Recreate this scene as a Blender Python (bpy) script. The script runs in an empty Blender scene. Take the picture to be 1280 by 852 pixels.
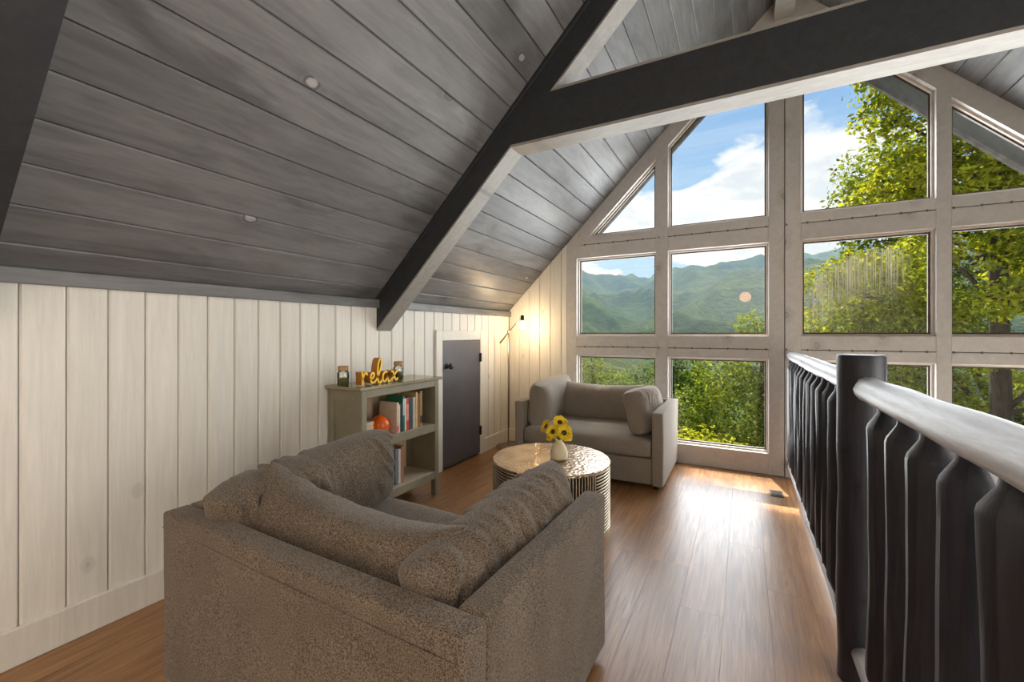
import bpy, bmesh, math, random
import numpy as np
from mathutils import Vector, Matrix, noise, Euler

random.seed(7); np.random.seed(7)
SC = bpy.context.scene
COL = SC.collection
R = math.radians

# ------------------------------------------------------------------ camera
cam_d = bpy.data.cameras.new('camera'); cam = bpy.data.objects.new('camera', cam_d); COL.objects.link(cam)
cam.location = (0, 0, 1.25); cam.rotation_euler = (R(90), 0, R(28.25))
cam_d.sensor_width = 36; cam_d.lens = 36 * 540 / 1280; cam_d.shift_y = -10 / 1280
cam_d.clip_start = 0.02; cam_d.clip_end = 20000
SC.camera = cam

# ------------------------------------------------------------------ view, world, sun, daylight
vs = SC.view_settings
vs.view_transform = 'Standard'; vs.look = 'None'; vs.exposure = 0.07; vs.gamma = 1.0; vs.use_curve_mapping = False
SC.cycles.use_denoising = True
SC.cycles.max_bounces = 10; SC.cycles.diffuse_bounces = 5; SC.cycles.glossy_bounces = 4
SC.cycles.transparent_max_bounces = 16; SC.cycles.volume_bounces = 0
SC.cycles.sample_clamp_indirect = 6.0

class NT:
    """small node-tree writer"""
    def __init__(s, tree):
        s.t = tree; s.n = tree.nodes; s.l = tree.links; s.n.clear()
    def node(s, kind, **kw):
        o = s.n.new(kind)
        for k, v in kw.items():
            if k.startswith('i_'):
                key = k[2:]
                key = int(key) if key.isdigit() else key.replace('_', ' ')
                s.set(o.inputs[key], v)
            else: setattr(o, k, v)
        return o
    def set(s, sock, v):
        if isinstance(v, bpy.types.NodeSocket): s.l.new(v, sock)
        elif isinstance(v, bpy.types.Node): s.l.new(v.outputs[0], sock)
        else:
            if sock.type == 'RGBA' and isinstance(v, (tuple, list)) and len(v) == 3: v = (*v, 1)
            sock.default_value = v
    def math(s, op, a, b=0.0, c=None, clamp=False):
        o = s.n.new('ShaderNodeMath'); o.operation = op; o.use_clamp = clamp
        s.set(o.inputs[0], a); s.set(o.inputs[1], b)
        if c is not None: s.set(o.inputs[2], c)
        return o.outputs[0]
    def mix(s, f, a, b, mode='MIX'):
        o = s.n.new('ShaderNodeMix'); o.data_type = 'RGBA'; o.blend_type = mode
        s.set(o.inputs[0], f); s.set(o.inputs[6], a); s.set(o.inputs[7], b)
        return o.outputs[2]
    def ramp(s, f, stops):
        o = s.n.new('ShaderNodeValToRGB'); s.set(o.inputs[0], f)
        e = o.color_ramp.elements
        while len(e) < len(stops): e.new(0.5)
        for i, (p, c) in enumerate(stops):
            e[i].position = p
            e[i].color = (*c, 1) if isinstance(c, (tuple, list)) else (c, c, c, 1)
        return o.outputs[0]
    def rng(s, v, a, b, c=0.0, d=1.0):
        o = s.n.new('ShaderNodeMapRange'); s.set(o.inputs[0], v)
        o.inputs[1].default_value = a; o.inputs[2].default_value = b; o.inputs[3].default_value = c; o.inputs[4].default_value = d
        return o.outputs[0]
    def mapping(s, vec, scale=(1, 1, 1), loc=(0, 0, 0), rot=(0, 0, 0)):
        o = s.n.new('ShaderNodeMapping'); s.set(o.inputs[0], vec)
        s.set(o.inputs[1], loc); o.inputs[2].default_value = rot; o.inputs[3].default_value = scale
        return o.outputs[0]
    def noise(s, vec, scale, detail=4, rough=0.55, dist=0.0):
        o = s.n.new('ShaderNodeTexNoise'); s.set(o.inputs['Vector'], vec)
        o.inputs['Scale'].default_value = scale; o.inputs['Detail'].default_value = detail
        o.inputs['Roughness'].default_value = rough; o.inputs['Distortion'].default_value = dist
        return o.outputs[0]

# --- sky: blue gradient with cumulus, the same all the way round
world = bpy.data.worlds.new('sky'); SC.world = world; world.use_nodes = True
w = NT(world.node_tree)
tc = w.node('ShaderNodeTexCoord')
sep = w.node('ShaderNodeSeparateXYZ', i_0=tc.outputs['Generated'])
z = sep.outputs[2]
zc = w.math('MAXIMUM', z, 0.0)
den = w.math('ADD', zc, 0.16)
cv = w.node('ShaderNodeCombineXYZ', i_0=w.math('DIVIDE', sep.outputs[0], den), i_1=w.math('DIVIDE', sep.outputs[1], den), i_2=zc)
SKY_OFF = (4.1, 2.2, 0.0)
cvm = w.mapping(cv.outputs[0], loc=SKY_OFF)
warp = w.node('ShaderNodeTexNoise'); w.set(warp.inputs['Vector'], cvm); warp.inputs['Scale'].default_value = 3.2; warp.inputs['Detail'].default_value = 3
wsub = w.node('ShaderNodeVectorMath', operation='SUBTRACT'); w.l.new(warp.outputs[1], wsub.inputs[0]); wsub.inputs[1].default_value = (0.5, 0.5, 0.5)
wsc = w.node('ShaderNodeVectorMath', operation='SCALE'); w.l.new(wsub.outputs[0], wsc.inputs[0]); wsc.inputs['Scale'].default_value = 0.30
wad = w.node('ShaderNodeVectorMath', operation='ADD'); w.l.new(cvm, wad.inputs[0]); w.l.new(wsc.outputs[0], wad.inputs[1])
n1 = w.noise(wad.outputs[0], 1.25, 7, 0.55)
cover = w.math('ADD', n1, w.rng(z, 0.10, 0.55, 0.09, -0.07))
mask = w.ramp(cover, [(0.500, 0.0), (0.535, 0.75), (0.575, 1.0)])
wisp = w.noise(w.mapping(cv.outputs[0], scale=(0.6, 3.0, 1), rot=(0, 0, R(50))), 1.3, 5, 0.6, 0.4)
wmask = w.math('MULTIPLY', w.ramp(wisp, [(0.48, 0.0), (0.8, 1.0)]), 0.5)
skyc = w.ramp(zc, [(0.0, (0.50, 0.66, 0.86)), (0.15, (0.25, 0.47, 0.83)), (0.45, (0.11, 0.27, 0.66)), (1.0, (0.05, 0.15, 0.5))])
shade = w.math('SUBTRACT', cover, w.math('MULTIPLY', w.math('SUBTRACT', w.noise(wad.outputs[0], 4.0, 4, 0.6), 0.5), 0.25))
cloudc = w.ramp(shade, [(0.50, (0.98, 0.97, 0.97)), (0.60, (1.02, 1.0, 0.98)), (0.68, (0.70, 0.71, 0.76))])
c = w.mix(wmask, skyc, (0.80, 0.86, 0.95))
c = w.mix(mask, c, cloudc)
SKY_STRENGTH = 1.0
bg = w.node('ShaderNodeBackground', i_0=c, i_1=SKY_STRENGTH)
w.l.new(bg.outputs[0], w.node('ShaderNodeOutputWorld').inputs[0])
world.cycles.sampling_method = 'MANUAL'; world.cycles.sample_map_resolution = 512

def lamp(name, kind, loc, energy, color=(1, 1, 1), size=None, size_y=None, aim=None, radius=None, spread=None):
    d = bpy.data.lights.new(name, kind); o = bpy.data.objects.new(name, d); COL.objects.link(o)
    o.location = loc; d.energy = energy; d.color = color
    if kind == 'AREA':
        d.shape = 'RECTANGLE'; d.size = size; d.size_y = size_y or size
        if spread: d.spread = R(spread)
    if radius: d.shadow_soft_size = radius
    if aim is not None:
        o.rotation_euler = (Vector(aim) - Vector(loc)).to_track_quat('-Z', 'Y').to_euler()
    return o

SUN_TO = Vector((-0.15, 0.62, 1.0)).normalized()          # towards the sun
sun = lamp('sun', 'SUN', (20, 20, 30), 14.0, (1.0, 0.93, 0.80)); sun.data.angle = R(0.6)
sun.rotation_euler = (-SUN_TO).to_track_quat('-Z', 'Y').to_euler()
# daylight entering through the gable windows (left pair of columns, right pair, and the open room's lower windows)
lamp('window_daylight', 'AREA', (-0.68, 4.62, 1.55), 125, (0.93, 0.96, 1.0), 1.9, 2.7, aim=(-0.68, 0, 1.35))
lamp('window_daylight', 'AREA', (1.35, 4.62, 1.55), 125, (0.93, 0.96, 1.0), 1.9, 2.7, aim=(1.0, 0, 1.35))
lamp('window_daylight', 'AREA', (1.33, 4.62, -1.15), 330, (0.95, 0.97, 1.0), 1.85, 1.5, aim=(0.9, 0, -0.2))
# added fill: unseen area lamp brightening the loft from the open room side
lamp('open_room_fill', 'AREA', (3.0, 0.6, 1.3), 235, (1.0, 0.96, 0.90), 3.0, 2.6, aim=(2.0, 0.0, 1.25))
# added fill aimed at the rear wall, coming back as soft warm light
lamp('rear_bounce_fill', 'AREA', (0.2, -1.1, 2.55), 88, (1.0, 0.90, 0.78), 3.0, 0.8, aim=(0.2, -1.9, 1.2))
lamp('rear_globe_light', 'POINT', (0.02, -1.6, 2.03), 9, (1.0, 0.45, 0.24), radius=0.11)

# ------------------------------------------------------------------ materials
def mat(name, rough=0.6, metal=0.0, spec=0.5):
    m = bpy.data.materials.new(name); m.use_nodes = True
    n = NT(m.node_tree)
    b = n.node('ShaderNodeBsdfPrincipled')
    b.inputs['Roughness'].default_value = rough; b.inputs['Metallic'].default_value = metal
    b.inputs['Specular IOR Level'].default_value = spec
    o = n.node('ShaderNodeOutputMaterial'); n.l.new(b.outputs[0], o.inputs[0])
    n.b = b; n.o = o; n.m = m
    return n
def bump(n, h, strength=0.3, dist=0.01):
    bp = n.node('ShaderNodeBump', i_Strength=strength, i_Distance=dist, i_Height=h)
    n.l.new(bp.outputs[0], n.b.inputs['Normal'])
def coord(n, per_object=True, shift=7.0):
    t = n.node('ShaderNodeTexCoord').outputs['Object']
    if not per_object: return t
    oi = n.node('ShaderNodeObjectInfo')
    r = oi.outputs['Random']
    off = n.node('ShaderNodeCombineXYZ', i_0=n.math('MULTIPLY', r, shift * 3.1), i_1=n.math('MULTIPLY', r, shift * 7.7), i_2=n.math('MULTIPLY', r, shift * 5.3))
    a = n.node('ShaderNodeVectorMath', operation='ADD'); n.l.new(t, a.inputs[0]); n.l.new(off.outputs[0], a.inputs[1])
    return a.outputs[0], r
def plain(name, col, rough=0.6, metal=0.0, var=0.06, scale=12, bmp=0.0, spec=0.5):
    n = mat(name, rough, metal, spec)
    v = coord(n, False)
    f = n.noise(v, scale, 4)
    d = tuple(max(0, x * (1 - var * 2)) for x in col); l = tuple(min(1, x * (1 + var * 2)) for x in col)
    n.set(n.b.inputs['Base Color'], n.mix(n.rng(f, 0.3, 0.7), d, l))
    if bmp: bump(n, n.noise(v, scale * 8, 3), bmp, 0.002)
    return n.m
def wood(name, c0, c1, grain=(1, 1, 1), rough=0.5, knot=None, knot_scale=1.0, pervar=0.12, bmp=0.15, spec=0.5, streak=0.5, knot_sc=(1, 1, 1), stain=0.0):
    """grain: mapping scale (small along the grain)"""
    n = mat(name, rough, 0, spec)
    v, r = coord(n)
    g1 = n.noise(n.mapping(v, scale=grain), 6, 6, 0.62, 0.8)
    g2 = n.noise(n.mapping(v, scale=tuple(3.5 * x for x in grain)), 14, 3, 0.6, 0.2)
    g = n.math('ADD', n.math('MULTIPLY', g1, 1 - streak * 0.4), n.math('MULTIPLY', g2, streak * 0.4))
    col = n.mix(n.rng(g, 0.34, 0.66), c0, c1)
    if pervar:
        k = n.rng(r, 0, 1, 1 - pervar, 1 + pervar)
        kk = n.node('ShaderNodeCombineColor', i_0=k, i_1=k, i_2=k)
        col = n.mix(1.0, col, kk.outputs[0], 'MULTIPLY')
    if stain:
        st = n.noise(n.mapping(v, scale=tuple(0.4 + 0.25*x for x in grain)), 1.6, 4, 0.6, 0.6)
        col = n.mix(n.rng(st, 0.54, 0.66, 0, stain), col, tuple(0.45*x for x in c0))
        col = n.mix(n.rng(st, 0.45, 0.30, 0, stain), col, tuple(1.35*x for x in c1))
    if knot:
        sv = n.node('ShaderNodeSeparateXYZ', i_0=v)
        kc = n.node('ShaderNodeCombineXYZ', i_0=n.math('MULTIPLY', n.math('ADD', sv.outputs[0], sv.outputs[1]) if knot_sc == 'wall' else sv.outputs[0], 1.4 if knot_sc == 'ceil' else 1.0),
                    i_1=n.math('MULTIPLY', sv.outputs[1] if knot_sc == 'ceil' else sv.outputs[2], 0.7), i_2=0.0)
        vo = n.node('ShaderNodeTexVoronoi', voronoi_dimensions='2D'); n.set(vo.inputs['Vector'], kc.outputs[0]); vo.inputs['Scale'].default_value = knot_scale
        d = n.math('ADD', vo.outputs['Distance'], n.math('MULTIPLY', n.math('SUBTRACT', n.noise(v, 30, 2), 0.5), 0.03))
        core = n.ramp(d, [(0.0, 1.0), (0.030, 0.9), (0.040, 0.0)]); ring = n.ramp(d, [(0.028, 0.0), (0.042, 0.8), (0.06, 0.0)])
        halo = n.ramp(d, [(0.05, 0.0), (0.08, 0.35), (0.16, 0.0)])
        sep_ = n.node('ShaderNodeSeparateColor'); n.set(sep_.inputs[0], vo.outputs['Color'])
        few = n.math('GREATER_THAN', sep_.outputs[0], 0.955 if knot_sc == 'wall' else 0.5); pale = n.math('GREATER_THAN', sep_.outputs[1], 0.5)
        dark = tuple((0.72 if knot_sc == 'wall' else 0.4)*x for x in c0)
        col = n.mix(n.math('MULTIPLY', halo, few), col, tuple(0.6*x for x in c0))
        col = n.mix(n.math('MULTIPLY', ring, few), col, dark)
        col = n.mix(n.math('MULTIPLY', n.math('MULTIPLY', core, few), 0.85), col, n.mix(pale, tuple(0.7*x for x in c0), knot))
    n.set(n.b.inputs['Base Color'], col)
    bump(n, g, bmp, 0.002)
    return n.m

M = {}
M['wall'] = wood('whitewashed_pine', (0.68, 0.65, 0.58), (0.79, 0.76, 0.69), (6, 6, 0.35), 0.55, (0.66, 0.60, 0.52), 5.5, 0.05, knot_sc='wall')
M['trim'] = wood('greywashed_trim', (0.50, 0.475, 0.455), (0.59, 0.565, 0.545), (3, 3, 3), 0.5, (0.33, 0.27, 0.23), 2.4, 0.05)
M['groove'] = plain('groove_shadow_wood', (0.14, 0.13, 0.12), 0.9)
M['ceil'] = wood('grey_stained_pine', (0.105, 0.103, 0.104), (0.175, 0.171, 0.167), (4, 0.4, 4), 0.42, (0.36, 0.35, 0.34), 2.0, 0.16, spec=0.4, knot_sc='ceil', stain=0.6)
M['beam'] = wood('charcoal_beam', (0.022, 0.024, 0.027), (0.034, 0.036, 0.04), (3, 3, 3), 0.6, None, 1, 0.0, bmp=0.1, spec=0.35)
M['soffit'] = wood('grey_beam_underside', (0.25, 0.235, 0.212), (0.34, 0.32, 0.29), (1.2, 5, 5), 0.5, (0.25, 0.2, 0.16), 2.5, 0.05)
M['door'] = plain('slate_door_paint', (0.085, 0.083, 0.095), 0.45, 0, 0.05, 6)
M['black'] = plain('black_hardware', (0.015, 0.015, 0.016), 0.35, 0.4, 0.05)
M['case'] = plain('sage_grey_paint', (0.235, 0.21, 0.14), 0.40, 0, 0.05, 8)
M['case_top'] = plain('glossy_olive_top', (0.27, 0.225, 0.125), 0.16, 0, 0.05, 8)
M['case_in'] = wood('bookcase_back_wood', (0.55, 0.41, 0.26), (0.68, 0.53, 0.36), (6, 6, 0.5), 0.55, None, 1, 0.0)
M['shelf_top'] = wood('bookcase_shelf_wood', (0.45, 0.36, 0.27), (0.57, 0.47, 0.37), (6, 0.6, 6), 0.5, None, 1, 0.0)
M['chrome'] = plain('brushed_steel', (0.34, 0.29, 0.24), 0.35, 1.0, 0.05)
M['cream'] = plain('cream_ceramic', (0.80, 0.69, 0.47), 0.4, 0, 0.03)
M['log'] = wood('charcoal_log', (0.012, 0.013, 0.020), (0.032, 0.032, 0.044), (9, 9, 0.7), 0.46, (0.005, 0.005, 0.006), 6, 0.2, bmp=0.5, spec=0.35)
M['rail'] = wood('pale_grey_log', (0.34, 0.335, 0.34), (0.54, 0.53, 0.545), (9, 0.8, 9), 0.42, (0.12, 0.1, 0.09), 7, 0.03, bmp=0.6, spec=0.45)
M['bark'] = wood('tree_bark', (0.026, 0.017, 0.010), (0.085, 0.056, 0.034), (5, 5, 1), 0.9, None, 1, 0.0, bmp=0.8)
M['cork'] = plain('cork', (0.42, 0.24, 0.10), 0.8, 0, 0.12, 60)
M['herb'] = plain('dried_herbs', (0.14, 0.15, 0.04), 0.9, 0, 0.4, 90)
M['letter_shade'] = plain('shaded_yellow_edge', (0.42, 0.165, 0.008), 0.4, 0, 0.05)  # side shading of the yellow letters, painted as a darker amber
M['yellow'] = plain('yellow_paint', (0.95, 0.58, 0.012), 0.4, 0, 0.02)
M['orange'] = plain('orange_glaze', (0.80, 0.13, 0.012), 0.2, 0, 0.08, 20)
M['petal'] = plain('sunflower_petal', (0.98, 0.60, 0.012), 0.6, 0, 0.12, 40)
M['disc'] = plain('sunflower_disc', (0.07, 0.03, 0.012), 0.9, 0, 0.3, 120)
M['stem'] = plain('flower_green', (0.15, 0.24, 0.03), 0.6, 0, 0.2, 30)
M['vent'] = plain('bronze_register', (0.045, 0.035, 0.028), 0.45, 0.5, 0.05)
M['outside'] = plain('dark_soffit_paint', (0.05, 0.048, 0.045), 0.7, 0, 0.1)
M['fascia'] = plain('weathered_fascia', (0.10, 0.09, 0.08), 0.7, 0, 0.2)
M['sash'] = plain('window_sash', (0.55, 0.47, 0.40), 0.5, 0, 0.05)
M['gasket'] = plain('window_gasket', (0.06, 0.045, 0.035), 0.6)
M['paper'] = plain('book_pages', (0.75, 0.68, 0.52), 0.8, 0, 0.05, 60)
M['plaster'] = plain('lower_room_wall', (0.50, 0.47, 0.43), 0.7)

# floor planks
n = mat('oak_vinyl_plank', 0.36, 0, 0.6)
v, r = coord(n)
g1 = n.noise(n.mapping(v, scale=(9, 0.55, 9)), 3.0, 6, 0.6, 1.2)
g2 = n.noise(n.mapping(v, scale=(60, 1.6, 60)), 3.0, 3, 0.6)
col = n.ramp(g1, [(0.25, (0.14, 0.058, 0.019)), (0.45, (0.28, 0.128, 0.043)), (0.6, (0.37, 0.185, 0.070)), (0.78, (0.20, 0.086, 0.029))])
col = n.mix(n.rng(g2, 0.42, 0.62, 0, 0.45), col, (0.15, 0.085, 0.047))
k = n.rng(r, 0, 1, 0.84, 1.16); kk = n.node('ShaderNodeCombineColor', i_0=k, i_1=k, i_2=k)
n.set(n.b.inputs['Base Color'], n.mix(1.0, col, kk.outputs[0], 'MULTIPLY'))
n.set(n.b.inputs['Roughness'], n.rng(g2, 0.3, 0.7, 0.27, 0.40))
bump(n, g2, 0.12, 0.001)
M['floor'] = n.m

# woven upholstery
def fabric(name, c0, c1, sc=360):
    n = mat(name, 0.95, 0, 0.15)
    v = coord(n, False)
    a = n.noise(n.mapping(v, scale=(1, 1, 1.6)), sc, 2, 0.7)
    b = n.noise(v, sc * 0.66, 2, 0.6)
    big = n.noise(v, 5, 3)
    f = n.math('ADD', n.math('MULTIPLY', a, 0.55), n.math('MULTIPLY', b, 0.45))
    col = n.mix(n.rng(f, 0.40, 0.60), c0, c1)
    col = n.mix(n.rng(big, 0.35, 0.7, 0, 0.22), col, tuple(x * 0.75 for x in c0))
    n.set(n.b.inputs['Base Color'], col)
    n.b.inputs['Sheen Weight'].default_value = 0.15
    bump(n, f, 0.5, 0.0015)
    return n.m
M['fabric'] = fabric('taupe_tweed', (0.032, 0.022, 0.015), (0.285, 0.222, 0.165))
M['fabric_far_lit'] = fabric('taupe_tweed_lit', (0.22, 0.185, 0.15), (0.36, 0.31, 0.26), 300)  # same tweed, base colour lightened to stand in for the brighter far end

# hammered metal
n = mat('hammered_metal', 0.26, 1.0)
v = coord(n, False)
vo = n.node('ShaderNodeTexVoronoi', feature='SMOOTH_F1'); n.set(vo.inputs['Vector'], v); vo.inputs['Scale'].default_value = 46
wv = n.node('ShaderNodeTexWave', wave_type='BANDS', bands_direction='X'); n.set(wv.inputs['Vector'], n.mapping(v, rot=(0, 0, R(-58)))); wv.inputs['Scale'].default_value = 15
sp = n.node('ShaderNodeSeparateXYZ', i_0=v)
sect = n.math('GREATER_THAN', n.math('SUBTRACT', n.math('MULTIPLY', sp.outputs[0], -1.0), n.math('MULTIPLY', sp.outputs[1], 0.35)), 0.10)
h = n.node('ShaderNodeMix'); n.set(h.inputs[0], sect); n.set(h.inputs[2], vo.outputs['Distance']); n.set(h.inputs[3], n.math('MULTIPLY', wv.outputs['Fac'], 0.7))
n.set(n.b.inputs['Base Color'], n.mix(n.rng(n.noise(v, 9, 4), 0.35, 0.65), (0.37, 0.27, 0.18), (0.58, 0.48, 0.37)))
bump(n, h.outputs[0], 0.55, 0.008)
M['hammer'] = n.m
M['rod'] = plain('champagne_metal', (0.62, 0.54, 0.42), 0.3, 1.0, 0.1, 30)
M['core'] = plain('table_dark_core', (0.02, 0.017, 0.014), 0.8)

# glass: thin pane, partly reflecting by angle
def glass(name, streak=False, haze=0.0):
    m = bpy.data.materials.new(name); m.use_nodes = True
    n = NT(m.node_tree)
    o = n.node('ShaderNodeOutputMaterial')
    fr = n.node('ShaderNodeFresnel'); fr.inputs['IOR'].default_value = 1.45
    tr = n.node('ShaderNodeBsdfTransparent', i_0=(0.97, 0.985, 0.975))
    gl = n.node('ShaderNodeBsdfGlossy', i_0=(0.9, 0.9, 0.9)); gl.inputs['Roughness'].default_value = 0.02
    mx = n.node('ShaderNodeMixShader', i_0=fr); n.l.new(tr.outputs[0], mx.inputs[1]); n.l.new(gl.outputs[0], mx.inputs[2])
    out = mx
    if streak or haze:
        v = n.node('ShaderNodeTexCoord').outputs['Object']
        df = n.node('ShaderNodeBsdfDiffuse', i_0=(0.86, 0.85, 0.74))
        if streak:
            s = n.node('ShaderNodeSeparateXYZ', i_0=v)
            st = n.noise(n.mapping(v, scale=(130, 1, 1.0)), 1.0, 3, 0.6)
            # an arc of dried drips: starts under a curved edge, fades downward
            top = n.math('SUBTRACT', 1.97, n.math('MULTIPLY', n.math('POWER', n.math('ABSOLUTE', n.math('SUBTRACT', s.outputs[0], 0.98)), 1.7), 1.0))
            edge = n.math('ADD', n.math('SUBTRACT', top, s.outputs[2]), n.math('MULTIPLY', n.math('SUBTRACT', n.noise(n.mapping(v, scale=(25, 1, 0.01)), 1.0, 2), 0.5), 0.12))
            fade = n.math('MULTIPLY', n.rng(edge, 0.0, 0.06), n.rng(edge, 0.22, 0.50, 1.0, 0.0))
            lat = n.math('MULTIPLY', n.rng(s.outputs[0], 0.46, 0.55), n.rng(s.outputs[0], 1.05, 1.2, 1.0, 0.0))
            f = n.math('MULTIPLY', n.math('MULTIPLY', n.ramp(st, [(0.42, 0.10), (0.60, 0.85)]), fade), lat)
        else:
            f = n.math('MULTIPLY', n.ramp(n.noise(v, 2.0, 3), [(0.40, 0.0), (0.75, 1.0)]), haze)  # sun haze painted as a pale film over the pane
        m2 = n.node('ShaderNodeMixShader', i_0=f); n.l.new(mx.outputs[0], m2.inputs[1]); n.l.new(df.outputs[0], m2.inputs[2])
        out = m2
    n.l.new(out.outputs[0], o.inputs[0])
    return m
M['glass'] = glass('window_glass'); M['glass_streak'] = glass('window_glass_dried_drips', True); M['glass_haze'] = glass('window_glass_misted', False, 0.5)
n = mat('jar_glass', 0.05); n.b.inputs['Transmission Weight'].default_value = 0.0
tr = n.node('ShaderNodeBsdfTransparent', i_0=(0.93, 0.95, 0.93)); gl = n.node('ShaderNodeBsdfGlossy'); gl.inputs['Roughness'].default_value = 0.05
fr = n.node('ShaderNodeFresnel'); mx = n.node('ShaderNodeMixShader', i_0=n.math('ADD', fr.outputs[0], 0.05)); n.l.new(tr.outputs[0], mx.inputs[1]); n.l.new(gl.outputs[0], mx.inputs[2])
n.l.new(mx.outputs[0], n.o.inputs[0]); M['jar'] = n.m
n = mat('lit_bulb'); n.b.inputs['Emission Color'].default_value = (1, 0.72, 0.38, 1); n.b.inputs['Emission Strength'].default_value = 14; M['bulb'] = n.m

def leafmat(name, c0, c1, c2, trans=0.5):
    m = bpy.data.materials.new(name); m.use_nodes = True
    n = NT(m.node_tree); o = n.node('ShaderNodeOutputMaterial')
    v = n.node('ShaderNodeTexCoord').outputs['Object']
    f = n.noise(v, 0.9, 3, 0.6); g = n.noise(v, 9.0, 2, 0.6)
    col = n.mix(n.rng(f, 0.35, 0.65), c0, c1); col = n.mix(n.rng(g, 0.4, 0.75), col, c2)
    rk = n.rng(n.node('ShaderNodeNewGeometry').outputs['Random Per Island'], 0, 1, 0.45, 1.35)
    rc = n.node('ShaderNodeCombineColor', i_0=rk, i_1=rk, i_2=rk)
    col = n.mix(1.0, col, rc.outputs[0], 'MULTIPLY')
    d = n.node('ShaderNodeBsdfDiffuse', i_0=col); t = n.node('ShaderNodeBsdfTranslucent', i_0=col)
    mx = n.node('ShaderNodeMixShader', i_0=trans); n.l.new(d.outputs[0], mx.inputs[1]); n.l.new(t.outputs[0], mx.inputs[2])
    n.l.new(mx.outputs[0], o.inputs[0])
    return m
M['leaf_bright'] = leafmat('sunny_leaves', (0.15, 0.235, 0.014), (0.37, 0.39, 0.021), (0.62, 0.57, 0.036))
M['leaf_mid'] = leafmat('green_leaves', (0.072, 0.145, 0.016), (0.21, 0.28, 0.022), (0.42, 0.45, 0.045))
M['leaf_dark'] = leafmat('deep_green_leaves', (0.035, 0.075, 0.012), (0.09, 0.16, 0.02), (0.22, 0.28, 0.04))

n = mat('forested_slope', 0.95, 0, 0.1)
v = n.node('ShaderNodeTexCoord').outputs['Object']
f = n.noise(v, 0.012, 6, 0.62); g = n.noise(v, 0.09, 4, 0.7)
col = n.mix(n.rng(f, 0.38, 0.62), (0.012, 0.032, 0.012), (0.075, 0.12, 0.032)); col = n.mix(n.rng(g, 0.42, 0.6, 0, 0.7), col, (0.018, 0.04, 0.012))
n.set(n.b.inputs['Base Color'], col); bump(n, g, 0.8, 12.0)
M['hill'] = n.m
m = bpy.data.materials.new('valley_haze'); m.use_nodes = True; n = NT(m.node_tree)
n.l.new(n.node('ShaderNodeVolumeScatter', i_Color=(0.36, 0.62, 1.0), i_Density=0.00034).outputs[0], n.node('ShaderNodeOutputMaterial').inputs[1]); M['haze'] = m

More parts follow.
